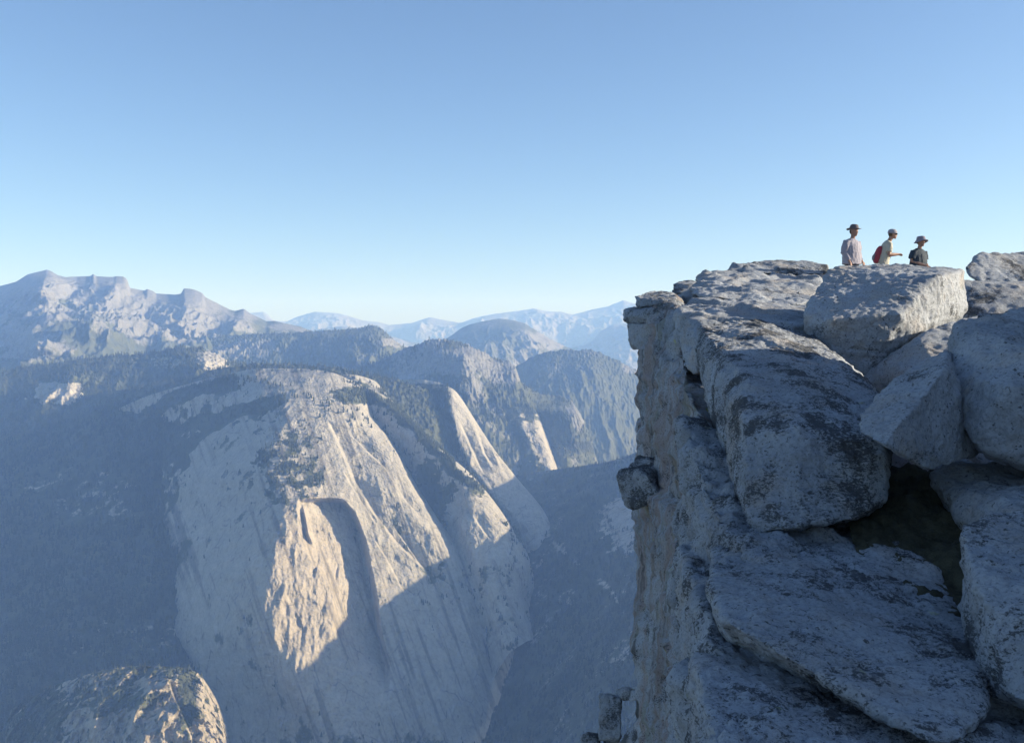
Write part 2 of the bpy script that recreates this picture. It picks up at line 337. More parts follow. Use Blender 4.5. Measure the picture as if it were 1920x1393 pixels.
# ------------------------------------------------------------------ the great dome
CREST = [(470, 692), (515, 745), (528, 772), (505, 815), (490, 850), (488, 895), (520, 930), (546, 936), (515, 1000), (492, 1060), (490, 1130), (498, 1200), (540, 1268), (592, 1350), (620, 1450)]
def dome_feats(x, y):
    d = 0
    # exfoliation steps between the lobes of the right flank
    d = d + step(x, y, [(612, 790), (640, 850), (662, 905), (700, 965), (738, 1015), (800, 1075), (850, 1100)], 75, 50, 6)
    d = d + step(x, y, [(655, 815), (690, 850), (722, 880), (755, 935), (790, 975)], 42, 34, 4)
    d = d + step(x, y, [(640, 880), (672, 935), (705, 985)], 30, 24, 3)
    d = d + step(x, y, [(735, 985), (770, 1035), (805, 1085), (845, 1130)], 28, 18, 3)
    d = d + step(x, y, [(700, 1010), (730, 1060), (750, 1100), (790, 1150)], 30, 22, 3)
    # the arch: recess left of its right rim, deepest against the rim
    R = linex([(575, 928), (630, 932), (655, 960), (675, 1010), (685, 1060), (697, 1120), (704, 1180), (720, 1240)], y)
    Lf = linex([(556, 930), (556, 960), (560, 1010), (580, 1050), (600, 1070), (622, 1110), (626, 1150), (622, 1180), (650, 1230), (690, 1280)], y)
    ins = np.clip((x - Lf) / np.maximum(R - Lf, 8), 0, 1)
    top = sstep(932, 944, y - 0.0009 * (x - 600) ** 2) * (1 - sstep(1190, 1330, y))
    d = d + 125 * top * (0.30 * sstep(0, 0.12, ins) + 0.70 * ins) * (1 - sstep(0, 12, x - R))
    # slabs inside the arch
    d = d + tent(x, y, [(566, 942), (573, 970), (578, 1000), (590, 1028)], 6, 8, 42)
    d = d + stepl(x, y, [(668, 985), (680, 1040), (690, 1090), (700, 1130), (712, 1190)], 10, 25, 3) * 1.0
    d = d + step(x, y, [(632, 1050), (626, 1080), (628, 1100)], 8, 20, 3) + stepl(x, y, [(600, 1048), (592, 1075), (590, 1085)], 14, 26, 3)
    d = d + stepl(x, y, [(556, 1148), (566, 1165), (572, 1188)], 22, 18, 3)
    # roughness of the broken lower wall
    d = d + 5.5 * blob(x, y, 580, 1140, 110, 170, .3) * (0.8 * fbm(np.stack([x / 17, y / 55, 0 * x], -1), 5, 0.62) - 0.9 * np.clip(ridged(np.stack([x / 22 + y / 160, y / 90, 0 * x + 3], -1), 3), 0, 1.3))
    cx_ = linex([(500, 700), (520, 772), (500, 840), (492, 900), (512, 960), (492, 1060), (490, 1130), (498, 1200), (540, 1268), (592, 1350), (620, 1450)], y); k_ = sstep(720, 800, y)
    d = d + k_ * (0.95 * np.clip(cx_ - x, 0, 260) + 0.55 * np.clip(x - cx_ - 20, 0, 170))
    return d
def dome_forest(x, y, W):
    n = nz(W, 45); n2 = nz(W, 120)
    f = 0.05 + 0.25 * n2
    f = f + 1.0 * blob(x, y, 545, 872, 62, 62, .45) * (0.55 + 0.8 * n)
    left = sstep(10, -30, x - linex(CREST, y))
    f = f + left * (0.12 + 0.3 * n + 0.35 * n2)
    f = f + 0.6 * blob(x, y, 430, 775, 110, 16, .5) * (0.6 + n) + 0.45 * sstep(18, 0, np.abs(y - np.interp(x, [300, 380, 450, 520], [812, 790, 765, 750]))) * (x < 530)
    f = f + 0.9 * sstep(22, 4, np.abs(y - np.interp(x, [240, 330, 400, 440], [800, 745, 722, 715]))) * (x < 445)
    f = f + 0.85 * blob(x, y, 672, 742, 55, 17, .4)
    f = f + 0.55 * blob(x, y, 750, 980, 30, 26) * (0.5 + n) + 0.5 * blob(x, y, 800, 1060, 50, 30) * (0.4 + 1.2 * n) + 0.4 * blob(x, y, 860, 1100, 60, 40) * (.5 + n)
    ue = np.interp(x, [250, 350, 430, 520], [800, 788, 768, 742]); le = np.interp(x, [250, 340, 400, 460, 522], [905, 852, 812, 786, 764])
    f = f + (0.62 + 0.5 * n) * sstep(-10, 10, y - ue) * sstep(12, -14, y - le) * (x < 535)
    xl = np.interp(y, [840, 900, 1000, 1150, 1250, 1393], [352, 332, 314, 302, 312, 362]) + 14 * noise(np.stack([x / 20, y / 40, 0 * x], -1))
    f = f + (0.65 + 0.5 * n) * sstep(22, -26, x - xl) * (y > 820) + 0.5 * sstep(1330, 1420, y)
    return f
DOME = relief('granite_dome', [
    [(150, 800, 4750), (270, 745, 4600), (380, 712, 4450), (470, 693, 4350), (560, 691, 4300), (625, 699, 4250), (672, 722, 4260), (700, 760, 4450)],
    [(160, 840, 4560), (270, 785, 4420), (370, 752, 4280), (500, 730, 4130), (580, 735, 4060), (640, 745, 4050), (700, 783, 4090), (730, 820, 4300)],
    [(170, 890, 4420), (270, 840, 4270), (350, 800, 4140), (526, 770, 3930), (590, 773, 3900), (660, 785, 3900), (722, 815, 3960), (750, 850, 4180)],
    [(170, 940, 4320), (265, 895, 4150), (335, 850, 4010), (500, 825, 3780), (590, 820, 3770), (675, 830, 3790), (742, 850, 3860), (770, 885, 4100)],
    [(165, 1000, 4200), (260, 950, 4030), (325, 910, 3880), (490, 880, 3620), (595, 880, 3610), (690, 885, 3650), (765, 900, 3750), (800, 935, 4000)],
    [(160, 1060, 4080), (255, 1010, 3920), (318, 970, 3760), (530, 934, 3480), (610, 932, 3490), (710, 945, 3550), (800, 960, 3650), (845, 1000, 3900)],
    [(150, 1120, 3980), (250, 1080, 3820), (310, 1040, 3660), (505, 1015, 3330), (620, 1015, 3370), (745, 1030, 3460), (855, 1040, 3590), (895, 1075, 3800)],
    [(150, 1180, 3880), (248, 1150, 3720), (305, 1110, 3570), (490, 1090, 3220), (635, 1095, 3260), (780, 1100, 3380), (880, 1100, 3560), (930, 1140, 3800)],
    [(160, 1250, 3780), (250, 1220, 3620), (303, 1185, 3480), (492, 1175, 3130), (665, 1185, 3170), (825, 1180, 3310), (925, 1180, 3500), (970, 1220, 3750)],
    [(180, 1320, 3680), (265, 1290, 3520), (318, 1260, 3390), (540, 1262, 3050), (705, 1270, 3090), (860, 1270, 3230), (950, 1270, 3430), (990, 1310, 3700)],
    [(220, 1390, 3550), (290, 1360, 3420), (345, 1335, 3300), (595, 1350, 2970), (735, 1355, 3010), (885, 1360, 3150), (965, 1370, 3370), (1000, 1400, 3600)],
    [(260, 1500, 3400), (320, 1480, 3250), (370, 1470, 3150), (625, 1470, 2880), (760, 1480, 2920), (905, 1480, 3050), (980, 1490, 3300), (1010, 1520, 3500)]],
    820, 900, M_NEAR, feats=dome_feats, forest=dome_forest, amp=8, wl=120, streak=1.0, seed=14, rid=0.8, label='great pale granite dome with sunlit arch face')

relief('forested_slope', [
    [(-330, 780, 5500), (-100, 765, 5300), (60, 755, 5200), (200, 735, 5050), (330, 715, 4900), (440, 700, 4750), (560, 690, 4700)],
    [(-330, 870, 4850), (-100, 860, 4750), (60, 850, 4700), (200, 815, 4600), (300, 790, 4500), (400, 770, 4480), (520, 760, 4500)],
    [(-330, 980, 4300), (-100, 970, 4250), (60, 960, 4200), (200, 925, 4180), (300, 900, 4180), (400, 890, 4150), (520, 900, 4250)],
    [(-330, 1100, 3900), (-100, 1095, 3850), (60, 1085, 3820), (200, 1060, 3800), (300, 1040, 3800), (400, 1040, 3800), (520, 1040, 4000)],
    [(-330, 1230, 3620), (-100, 1220, 3560), (60, 1210, 3520), (200, 1190, 3520), (300, 1195, 3520), (400, 1220, 3600), (520, 1240, 3700)],
    [(-330, 1360, 3300), (-100, 1350, 3250), (60, 1330, 3250), (200, 1310, 3280), (320, 1320, 3300), (450, 1370, 3400), (560, 1390, 3300)],
    [(-330, 1560, 2900), (-100, 1550, 2850), (60, 1540, 2850), (200, 1530, 2900), (320, 1530, 2950), (450, 1550, 3050), (560, 1560, 2900)]],
    620, 520, M_NEAR, forest=lambda x, y, W: 0.80 + 0.2 * nz(W, 70) + 0.15 * nz(W, 200) - 0.25 * blob(x, y, 150, 930, 100, 40) - 0.2 * blob(x, y, 230, 1190, 110, 40), amp=26, wl=260, seed=15, label='dark shaded forest slope left of the dome')
relief('small_granite_dome', [
    [(20, 1330, 3000), (90, 1290, 2960), (170, 1262, 2930), (250, 1248, 2900), (330, 1250, 2870), (372, 1262, 2850), (400, 1300, 2900)],
    [(10, 1370, 2900), (70, 1335, 2860), (150, 1300, 2810), (240, 1285, 2780), (335, 1275, 2760), (385, 1300, 2790), (418, 1340, 2860)],
    [(10, 1410, 2830), (60, 1375, 2790), (130, 1345, 2740), (240, 1325, 2690), (330, 1320, 2670), (400, 1345, 2720), (432, 1390, 2800)],
    [(10, 1450, 2760), (60, 1420, 2720), (150, 1395, 2660), (250, 1380, 2600), (340, 1375, 2590), (410, 1395, 2640), (445, 1440, 2740)],
    [(10, 1520, 2690), (60, 1500, 2640), (160, 1480, 2570), (260, 1470, 2510), (350, 1470, 2500), (415, 1480, 2560), (450, 1520, 2660)]],
    360, 300, M_NEAR, amp=22, wl=85, streak=0.8, rid=1.2, feats=lambda x, y: step(x, y, [(310, 1262), (322, 1300), (345, 1350), (362, 1400), (380, 1450)], 45, 40, 4) + step(x, y, [(372, 1290), (385, 1320), (392, 1360)], 30, 18, 4),
    forest=lambda x, y, W: 0.30 + 0.5 * nz(W, 28) + 0.45 * blob(x, y, 215, 1310, 70, 26) + 0.5 * blob(x, y, 350, 1310, 16, 60) + 0.5 * sstep(150, 80, x) + 0.35 * sstep(1285, 1255, y), seed=16, label='small sunlit granite dome at the bottom left')
relief('canyon_right_slope', [
    [(900, 900, 5600), (1040, 880, 5300), (1160, 860, 5000), (1300, 800, 4850), (1500, 720, 4800)],
    [(960, 980, 4700), (1060, 960, 4450), (1160, 930, 4250), (1300, 870, 4150), (1500, 780, 4100)],
    [(980, 1080, 4050), (1070, 1060, 3850), (1170, 1030, 3650), (1300, 970, 3550), (1500, 880, 3500)],
    [(970, 1200, 3600), (1070, 1180, 3400), (1180, 1150, 3150), (1300, 1090, 3000), (1500, 1000, 2950)],
    [(930, 1330, 3300), (1050, 1310, 3050), (1180, 1280, 2750), (1300, 1220, 2600), (1500, 1140, 2500)],
    [(860, 1500, 2950), (1000, 1480, 2700), (1180, 1450, 2400), (1300, 1400, 2250), (1500, 1320, 2100)]],
    420, 420, M_NEAR, forest=lambda x, y, W: 0.68 + 0.22 * nz(W, 130) - 0.35 * blob(x, y, 1190, 980, 60, 50) - 0.2*sstep(14,0,np.abs(y-np.interp(x,[990,1050,1150,1200],[960,1030,1110,1220]))), amp=30, wl=240, seed=17, label='hazy shaded canyon slope left of the cliff')

# ------------------------------------------------------------------ ground under everything, and the ridge east of the canyon that shades it
g_ = 45
gx = np.linspace(-19500, 19500, g_); gy = np.linspace(-3000, 25000, g_)
GX, GY = np.meshgrid(gx, gy)
GZ = -1500 + 60 * noise(np.stack([GX / 6000, GY / 6000, 0 * GX], -1))
o = mesh_obj('ground', np.stack([GX, GY, GZ], -1).reshape(-1, 3), grid_faces(g_, g_), M_NEAR, attrs={'forest': np.ones(GX.shape), 'streak': np.ones(GX.shape)})
tag(o, 'forested valley ground', kind='structure')
def bvh_of(names):
    out = []
    for n in names:
        o = ALL[n]; me = o.data; nv = len(me.vertices); co = np.empty(nv * 3, np.float32); me.vertices.foreach_get('co', co)
        fc = np.empty(len(me.polygons) * 4, np.int32); me.polygons.foreach_get('vertices', fc)
        out.append(BVHTree.FromPolygons(co.reshape(-1, 3).tolist(), fc.reshape(-1, 4).tolist()))
    return out
BV = bvh_of(['granite_dome', 'near_canyon_spur', 'small_granite_dome', 'middle_canyon_spur', 'far_canyon_spur'])
def hit(px, py, which=(0, 1, 2, 3, 4)):
    d = P(px, py, 1.0).normalized(); best = None
    for k in which:
        loc, n, i, dist = BV[k].ray_cast(Vector((0, 0, 0)), d)
        if loc is not None and (best is None or dist < best[1]): best = (loc, dist)
    return best[0] if best else None
TE = math.tan(SUN_EL)
caster = [(250, 1440, 2600), (480, 1300, 3020), (555, 1292, 3050), (690, 1216, 3150), (868, 1070, 3420), (1002, 952, 3950), (1003, 945, 4500), (1030, 890, 5600)]
ry, rz = [], []
XC = 3600.0
for (a, b, D) in caster:
    q = hit(a, b) or P(a, b, D); t = (XC - q.x) / SDIR.x
    ry.append(q.y + t * SDIR.y); rz.append(q.z + t * SDIR.z)
ry = np.array(ry); rz = np.array(rz); od = np.argsort(ry); ry, rz = ry[od], rz[od]

yy = np.linspace(1900, 6600, 240); zc = np.interp(yy, ry, rz)
zc = zc - 25 + 10 * fbm(np.stack([yy / 160, 0 * yy, 0 * yy], -1), 4)
zc = zc - 900 * sstep(6000, 6600, yy) - 300 * sstep(2300, 1900, yy)
tt = np.linspace(-1, 1, 60)
V = np.stack([XC + tt[:, None] * 1500 + 0 * yy[None], yy[None] + 0 * tt[:, None], zc[None] - 1900 * np.abs(tt[:, None]) ** 1.1], -1)
V[..., 2] += sstep(0, .2, np.abs(tt))[:, None] * 60 * fbm(V / 300, 4)
o = mesh_obj('eastern_ridge', V.reshape(-1, 3), grid_faces(60, 240), M_NEAR, attrs={'forest': 0.3 + 0 * V[..., 0], 'streak': 0.6 + 0 * V[..., 0]})
tag(o, 'high granite ridge east of the canyon', kind='structure')

# ------------------------------------------------------------------ foreground granite
def mat_granite(name, lichen=0.5, warm=0.0, stripes=False, tone=1.0, sc_=1.0):
    tone *= 1.06
    g = NG(name); p = g.pos()
    sp = g.noise(38 * sc_, 3, 0.7, p); big = g.noise(0.9 * sc_, 5, 0.6, p); mid = g.noise(5 * sc_, 6, 0.7, p)
    a = tuple(c * tone for c in (0.36, 0.385, 0.42)); b = tuple(c * tone for c in (0.23, 0.25, 0.28))
    col = g.mix(g.ramp(big, [(0.35, 0), (0.68, 1)]), a, b)
    col = g.mix(g.ramp(g.noise(1.7 * sc_, 5, 0.6, g.pos(rot=(0.3, 0.2, 0.5))), [(0.5, 0), (0.72, 0.45 + 0.4 * warm)]), col, (0.36 * tone, 0.29 * tone, 0.22 * tone))
    col = g.mul(0.7, col, g.ramp(sp, [(0.3, 0.45), (0.5, 1.0), (0.75, 1.15)]))
    if stripes:
        q = g.pos(sc_=(3.2, 3.2, 0.16)); s1 = g.noise(1.0, 4, 0.6, q)
        col = g.mix(g.ramp(s1, [(0.46, 0), (0.58, 0.5)]), col, (0.24, 0.15, 0.11))
        q2 = g.pos(sc_=(4.1, 4.1, 0.2), rot=(0, 0, 1)); s2 = g.noise(1.3, 4, 0.6, q2)
        col = g.mix(g.ramp(s2, [(0.54, 0), (0.64, 0.4)]), col, (0.17, 0.17, 0.09))
        s3 = g.noise(1.1, 4, 0.6, g.pos(sc_=(5, 5, 0.3), rot=(0, 0, 2)))
        col = g.mix(g.ramp(s3, [(0.56, 0), (0.66, 0.8)]), col, (0.08, 0.08, 0.08))
        col = g.mix(g.ramp(g.noise(1.6, 3, 0.6, g.pos(rot=(1, 2, 3))), [(0.70, 0), (0.73, 0.9)]), col, (0.42, 0.44, 0.06))
    # black lichen: small elongated scabs gathered in larger fields
    ql = g.pos(sc_=(1, 1, 2.1))
    l1 = g.noise(34 * sc_, 6, 0.80, ql, 0.3); field = g.noise(1.9 * sc_, 5, 0.7, g.pos(rot=(2, 1, 0)))
    lm = g.math('ADD', l1, g.math('MULTIPLY', g.math('SUBTRACT', field, 0.66 - 0.14 * lichen), 1.35))
    lf = g.ramp(lm, [(0.50, 0), (0.58, 0.85)])
    col = g.mix(lf, col, (0.040, 0.043, 0.048))
    l2 = g.noise(27 * sc_, 3, 0.6, p); col = g.mix(g.ramp(l2, [(0.62, 0), (0.67, 0.8)]), col, (0.05, 0.05, 0.05))
    l3 = g.noise(9 * sc_, 4, 0.6, g.pos(rot=(1, 1, 1)))
    col = g.mix(g.ramp(l3, [(0.68, 0), (0.74, 0.5)]), col, (0.33, 0.36, 0.20))
    n0 = g.bump(mid, 0.06, 0.6); n1 = g.bump(g.noise(16 * sc_, 6, 0.8, p), 0.035, 0.75, n0)
    n2 = g.bump(sp, 0.008, 0.7, n1)
    return g.out(col, n2)
G_ROCK = mat_granite('granite_lichened', 0.88)
G_PALE = mat_granite('granite_pale', 0.3, 0.3, tone=1.05)
G_DARK = mat_granite('granite_dark_lichen', 1.2, tone=1.0)
G_WALL = mat_granite('granite_streaked_wall', 0.45, stripes=True, tone=0.95)

def W3(x, y, z): return Vector((x, y, z))
def rock(name, hulls, vox=0.03, smooth=4, amp=0.05, wl=0.7, fine=0.012, mat=None, seed=0, label=None, cat='boulder', group=None, kind=None, strata=0.0, crack=0.0, joints=()):
    bm = bmesh.new()
    for h in hulls:
        vs = [bm.verts.new(p if isinstance(p, Vector) else P(*p)) for p in h]
        r = bmesh.ops.convex_hull(bm, input=vs)
        bad = [e for e in r['geom_interior'] if isinstance(e, bmesh.types.BMVert)]
        if bad: bmesh.ops.delete(bm, geom=bad, context='VERTS')
    bmesh.ops.recalc_face_normals(bm, faces=bm.faces)
    me = bpy.data.meshes.new('tmp'); bm.to_mesh(me); bm.free()
    ob = bpy.data.objects.new('tmp', me); C.objects.link(ob)
    m = ob.modifiers.new('r', 'REMESH'); m.mode = 'VOXEL'; m.voxel_size = vox
    dg = bpy.context.evaluated_depsgraph_get(); ev = ob.evaluated_get(dg)
    m2 = bpy.data.meshes.new_from_object(ev); bpy.data.objects.remove(ob); bpy.data.meshes.remove(me)
    n = len(m2.vertices); co = np.empty(n * 3); m2.vertices.foreach_get('co', co); co = co.reshape(-1, 3)
    E = np.empty(len(m2.edges) * 2, np.int64); m2.edges.foreach_get('vertices', E); E = E.reshape(-1, 2)
    deg = np.bincount(E.ravel(), minlength=n).astype(float)[:, None]
    def lap(c):
        s = np.zeros_like(c)
        for k in range(3): s[:, k] = np.bincount(E[:, 0], c[E[:, 1], k], n) + np.bincount(E[:, 1], c[E[:, 0], k], n)
        return s / deg
    for k in range(smooth): co = co * 0.35 + lap(co) * 0.65
    m2.vertices.foreach_set('co', co.ravel()); m2.update()
    nr = np.empty(n * 3); m2.vertices.foreach_get('normal', nr); nr = nr.reshape(-1, 3)
    sd = np.array([seed * 7.3, seed * 2.9, seed * 1.7])
    d = amp * 1.1 * fbm(co / wl + sd, 3, 0.5) + fine * 1.6 * fbm(co / (wl * 0.16) + sd, 3, 0.6)
    # chipped facets: cellular creases
    d = d - amp * 0.9 * np.clip(ridged(co / (wl * 1.3) + sd + 4, 2, 0.4) - 0.92, 0, 1)
    for ji, (jn, sp_, off, dep) in enumerate(joints):
        jn = np.array(jn, float); jn /= np.linalg.norm(jn)
        ph = co @ jn / sp_ + 0.22 * fbm(co / (sp_ * 2.5) + sd + ji, 2) + 0.37 * (seed + ji)
        fl = np.floor(ph); fr = ph - fl; h0 = np.modf(np.abs(np.sin(fl * 12.9898 + seed) * 43758.5))[0]; h1 = np.modf(np.abs(np.sin((fl + 1) * 12.9898 + seed) * 43758.5))[0]
        e_ = np.minimum(fr, 1 - fr) * sp_; act = sstep(-0.25, 0.15, noise(co / (sp_ * 3.1) + sd + 2 * ji))
        d = d + act * (off * (h0 - 0.5) * sstep(0, 0.03, fr * sp_) * sstep(0, 0.03, (1 - fr) * sp_) - dep * np.exp(-(e_ / 0.022) ** 2))
    if strata: d = d + strata * (ridged(co * np.array([0.8, 0.8, 3.2]) / wl + sd, 3, 0.55) - 0.7)
    if crack: d = d - crack * sstep(0.93, 1.0, ridged(co / (wl * 1.9) + sd + 9, 1))
    co = co + nr * d[:, None]
    m2.vertices.foreach_set('co', co.ravel()); m2.update()
    m2.name = name; m2.polygons.foreach_set('use_smooth', np.ones(len(m2.polygons), bool))
    m2.materials.clear(); m2.materials.append(mat or G_ROCK)
    o = bpy.data.objects.new(name, m2); C.objects.link(o); tag(o, label, cat, group, kind); ALL[o.name] = o
    return o
def prism(pts, zb):                          # plan points with their top height, carried down to zb
    return [W3(*p) for p in pts] + [W3(p[0], p[1], zb) for p in pts]

# the cliff itself: buttresses of the rim, stepping down towards the camera
rock('cliff', [
    prism([(2.00, 15.5, -.02), (2.03, 14.9, -.3), (2.26, 13.3, -.3), (9, 13.3, -.3), (9, 26, -.2), (3.6, 26, 0.0)], -9),
    [(1213, 600, 15.6), (1262, 556, 16.5), (1272, 590, 14.6), (1278, 640, 13.9), (1207, 658, 15.3), (1206, 728, 15.1), (1264, 745, 13.7), (1300, 700, 16), (1300, 580, 17)],
    prism([(2.14, 13.7, -.35), (1.99, 11.6, -.55), (1.97, 10.7, -.72), (2.06, 9.6, -1.25), (6, 9.6, -1.3), (6, 13.7, -.5)], -9),
    [(1262, 560, 16), (1292, 700, 12.6), (1290, 800, 11), (1215, 760, 14.9), (1222, 850, 14.6), (1236, 960, 14), (1285, 960, 12), (1330, 700, 14), (1340, 900, 14)],
    ], vox=0.055, smooth=3, amp=0.13, wl=1.1, fine=0.03, mat=G_WALL, seed=1, label='sheer cliff wall falling away at the rim', cat=None, kind='structure', strata=0.04, crack=0.08, joints=[((.1, -.05, 1), 1.1, .22, .06), ((1, .8, 0), .8, .16, .05)])
rock('cliff_buttress', [
    prism([(1.74, 10.2, -.75), (1.66, 9.3, -.92), (1.56, 8.4, -1.12), (1.49, 7.3, -1.30), (1.60, 6.3, -1.46), (2.0, 6.3, -1.75), (5, 6.3, -2.1), (5, 10.2, -1.9), (2.4, 10.2, -1.3)], -6),
    prism([(1.40, 8.3, -1.75), (1.24, 6.7, -1.62), (1.08, 5.4, -1.64), (1.12, 4.6, -1.74), (2.5, 4.5, -2.15), (5, 4.5, -2.2), (5, 8.3, -1.9)], -5),
    prism([(1.02, 5.8, -1.95), (0.88, 4.6, -1.68), (0.78, 3.7, -1.62), (0.80, 2.9, -1.7), (4, 2.9, -2.2), (4, 5.8, -2.2)], -4.5),
    ], vox=0.032, smooth=3, amp=0.09, wl=0.7, fine=0.022, mat=G_ROCK, seed=2, label='lichened rock buttress rising at the near edge of the cliff', cat=None, kind='structure', strata=0.03, crack=0.04, joints=[((.15, -.1, 1), .7, .10, .05), ((1, .6, .1), .45, .10, .04)])
rock('cliff', [prism([(2.3, 15.2, -8.7), (2.4, 13.5, -8.7), (2.2, 9.8, -8.7), (1.9, 6, -5.8), (2, 3, -4), (2.5, -8, -3), (60, -8, -3), (60, 60, -8.7), (12, 40, -8.7)], -700)],
     vox=3.0, smooth=1, amp=0.6, wl=14, fine=0.2, mat=G_WALL, seed=3, cat=None, kind='structure', label='lower face of the cliff dropping to the valley')

# summit plateau
rock('summit_plateau', [
    [W3(2.9, 16.5, .45), W3(3.4, 19, .8), W3(3.9, 24, 1.2), W3(6.6, 21, .55), W3(13, 17, .5), W3(13, 28, .7), W3(5, 28, 1.2), W3(2.6, 14, .2), W3(6, 13, -.1), W3(13, 13, 0), W3(2.6, 14, -1.5), W3(13, 13, -1.5), W3(13, 28, -1.5), W3(4.4, 28, -1.5)],
    [(1268, 550, 17.6), (1340, 524, 19.8), (1400, 548, 18.0), (1530, 560, 18), (1545, 530, 20), (1268, 570, 17.4), (1530, 600, 17), (1300, 600, 17)],
    [(1303, 524, 20), (1330, 507, 21), (1388, 495, 22.2), (1540, 512, 21.8), (1548, 560, 19), (1310, 548, 19), (1330, 570, 22), (1540, 570, 22)],
    ], vox=0.06, smooth=4, amp=0.09, wl=1.3, fine=0.03, mat=G_PALE, seed=4, label='stepped granite summit plateau catching low sun', cat=None, kind='structure', strata=0.05, joints=[((.02, -.12, 1), .28, .14, .04), ((.8, 1, 0), 1.7, .1, .06)])
rock('summit_plateau', [
    [W3(9, 12, -.2), W3(9, 16, .3), W3(30, 12, -.2), W3(30, 30, .6), W3(12, 30, .6), W3(9, 12, -3), W3(30, 12, -3), W3(30, 30, -3), W3(12, 30, -3)],
    [W3(3.5, -6, -1.9), W3(3.5, 8, -1.9), W3(30, -6, -1.2), W3(30, 13, -.4), W3(9, 13, -.5), W3(3.5, -6, -4), W3(3.5, 8, -4), W3(30, -6, -4), W3(30, 13, -4)],
    ], vox=0.25, smooth=2, amp=0.15, wl=2.5, fine=0.03, mat=G_PALE, seed=5, cat=None, kind='structure', label='granite summit to the right')

rock('rock_slab', [[(1392, 494, 22.2), (1448, 488, 22.6), (1500, 495, 22.4), (1553, 494, 22.0), (1554, 514, 21.6), (1390, 514, 21.0), (1395, 500, 24), (1550, 500, 24), (1550, 520, 23)]],
     vox=0.035, smooth=2, amp=0.06, wl=0.7, mat=G_ROCK, seed=6, label='long flat slab forming the top of the cliff skyline', cat='rock slab')
rock('rock_slab', [[(1264, 531, 19), (1300, 526, 19.6), (1345, 531, 19.2), (1262, 552, 18.4), (1335, 552, 18), (1345, 548, 20), (1280, 535, 21)]],
     vox=0.035, smooth=2, amp=0.05, wl=0.6, mat=G_ROCK, seed=7, label='small square step of rock on the skyline above the stacked overhanging blocks', cat='rock slab')
rock('rock_slab', [[(1270, 578, 14.5), (1302, 566, 16.2), (1400, 560, 17), (1530, 558, 17.5), (1545, 603, 13.6), (1400, 598, 13.6), (1330, 612, 13.1), (1284, 594, 13.6),
      (1262, 640, 13.9), (1280, 690, 13.1), (1304, 704, 12.6), (1312, 650, 12.7), (1450, 660, 13.5), (1540, 650, 13.5), (1540, 600, 17), (1320, 640, 16)]],
     vox=0.03, smooth=4, amp=0.06, wl=0.8, mat=G_PALE, seed=8, label='sunlit upper slab at the rim, behind the great square block', cat='rock slab', strata=0.02, joints=[((.02, -.1, 1), .22, .07, .03), ((.5, 1, .2), .9, .06, .04)])
rock('rock_slab', [[(1303, 524, 19), (1340, 528, 18), (1420, 545, 16.8), (1440, 560, 16.2), (1330, 556, 16.2), (1290, 548, 17.4), (1330, 575, 16.6), (1440, 575, 16.6)],
      [(1355, 556, 16.6), (1400, 542, 17.8), (1470, 540, 18), (1535, 556, 17), (1500, 572, 16), (1360, 572, 16), (1400, 590, 17), (1500, 590, 17)]],
     vox=0.03, smooth=4, amp=0.05, wl=0.7, mat=G_PALE, seed=9, label='low rounded swell of granite on the stepped plateau', cat='rock slab', strata=0.03)
rock('overhanging_block', [[(1188, 554, 16.5), (1213, 548, 17.2), (1264, 548, 17.4), (1189, 577, 16.3), (1272, 574, 15.6), (1268, 556, 16.2), (1225, 560, 16.0), (1240, 577, 17.5)]],
     vox=0.022, smooth=2, amp=0.03, wl=0.5, mat=G_ROCK, seed=10, label='topmost of the three stacked blocks overhanging the cliff prow', cat='rock block', group='stacked blocks jutting from the cliff prow')
rock('overhanging_block', [[(1168, 581, 16.6), (1169, 600, 16.5), (1174, 606, 16.5), (1240, 576, 15.7), (1270, 578, 15.0), (1268, 608, 15.1), (1190, 576, 17), (1230, 608, 16.8), (1180, 592, 16.2)]],
     vox=0.022, smooth=2, amp=0.03, wl=0.5, mat=G_ROCK, seed=11, label='middle block sticking out furthest left from the prow', cat='rock block', group='stacked blocks jutting from the cliff prow')
rock('overhanging_block', [[(1177, 607, 16.4), (1178, 640, 16.2), (1183, 653, 16.3), (1204, 656, 15.8), (1216, 607, 15.6), (1250, 612, 15.2), (1236, 650, 15.5), (1200, 650, 17), (1200, 606, 17)]],
     vox=0.022, smooth=2, amp=0.03, wl=0.5, mat=G_ROCK, seed=12, label='lowest of the three stacked blocks under the prow', cat='rock block', group='stacked blocks jutting from the cliff prow')
rock('overhanging_block', [[(1156, 894, 14.3), (1161, 882, 14.4), (1196, 880, 14.0), (1172, 952, 14.4), (1163, 932, 14.3), (1190, 955, 14.0), (1242, 936, 13.7), (1214, 892, 13.8), (1250, 880, 15.5), (1200, 940, 15.4), (1245, 860, 15)],
      [(1182, 868, 14.6), (1195, 856, 15), (1215, 856, 14.6), (1178, 884, 14.5), (1230, 880, 14.2), (1240, 858, 15)]],
     vox=0.018, smooth=2, amp=0.03, wl=0.45, mat=G_DARK, seed=13, label='single dark angular block hanging off the cliff face', cat='rock block')  # the dark granite also puts the shade under this block into its colour
rock('fallen_block', [[(1123, 1302, 16.9), (1128, 1299, 17.2), (1166, 1308, 16.7), (1121, 1388, 16.6), (1160, 1392, 16.5), (1165, 1382, 16.4), (1150, 1302, 17.8), (1158, 1388, 17.6)]],
     vox=0.022, smooth=2, amp=0.03, wl=0.4, mat=G_DARK, seed=14, label='upright squarish block beside the foot of the cliff', cat='rock block', group='blocks wedged beside the lower cliff')
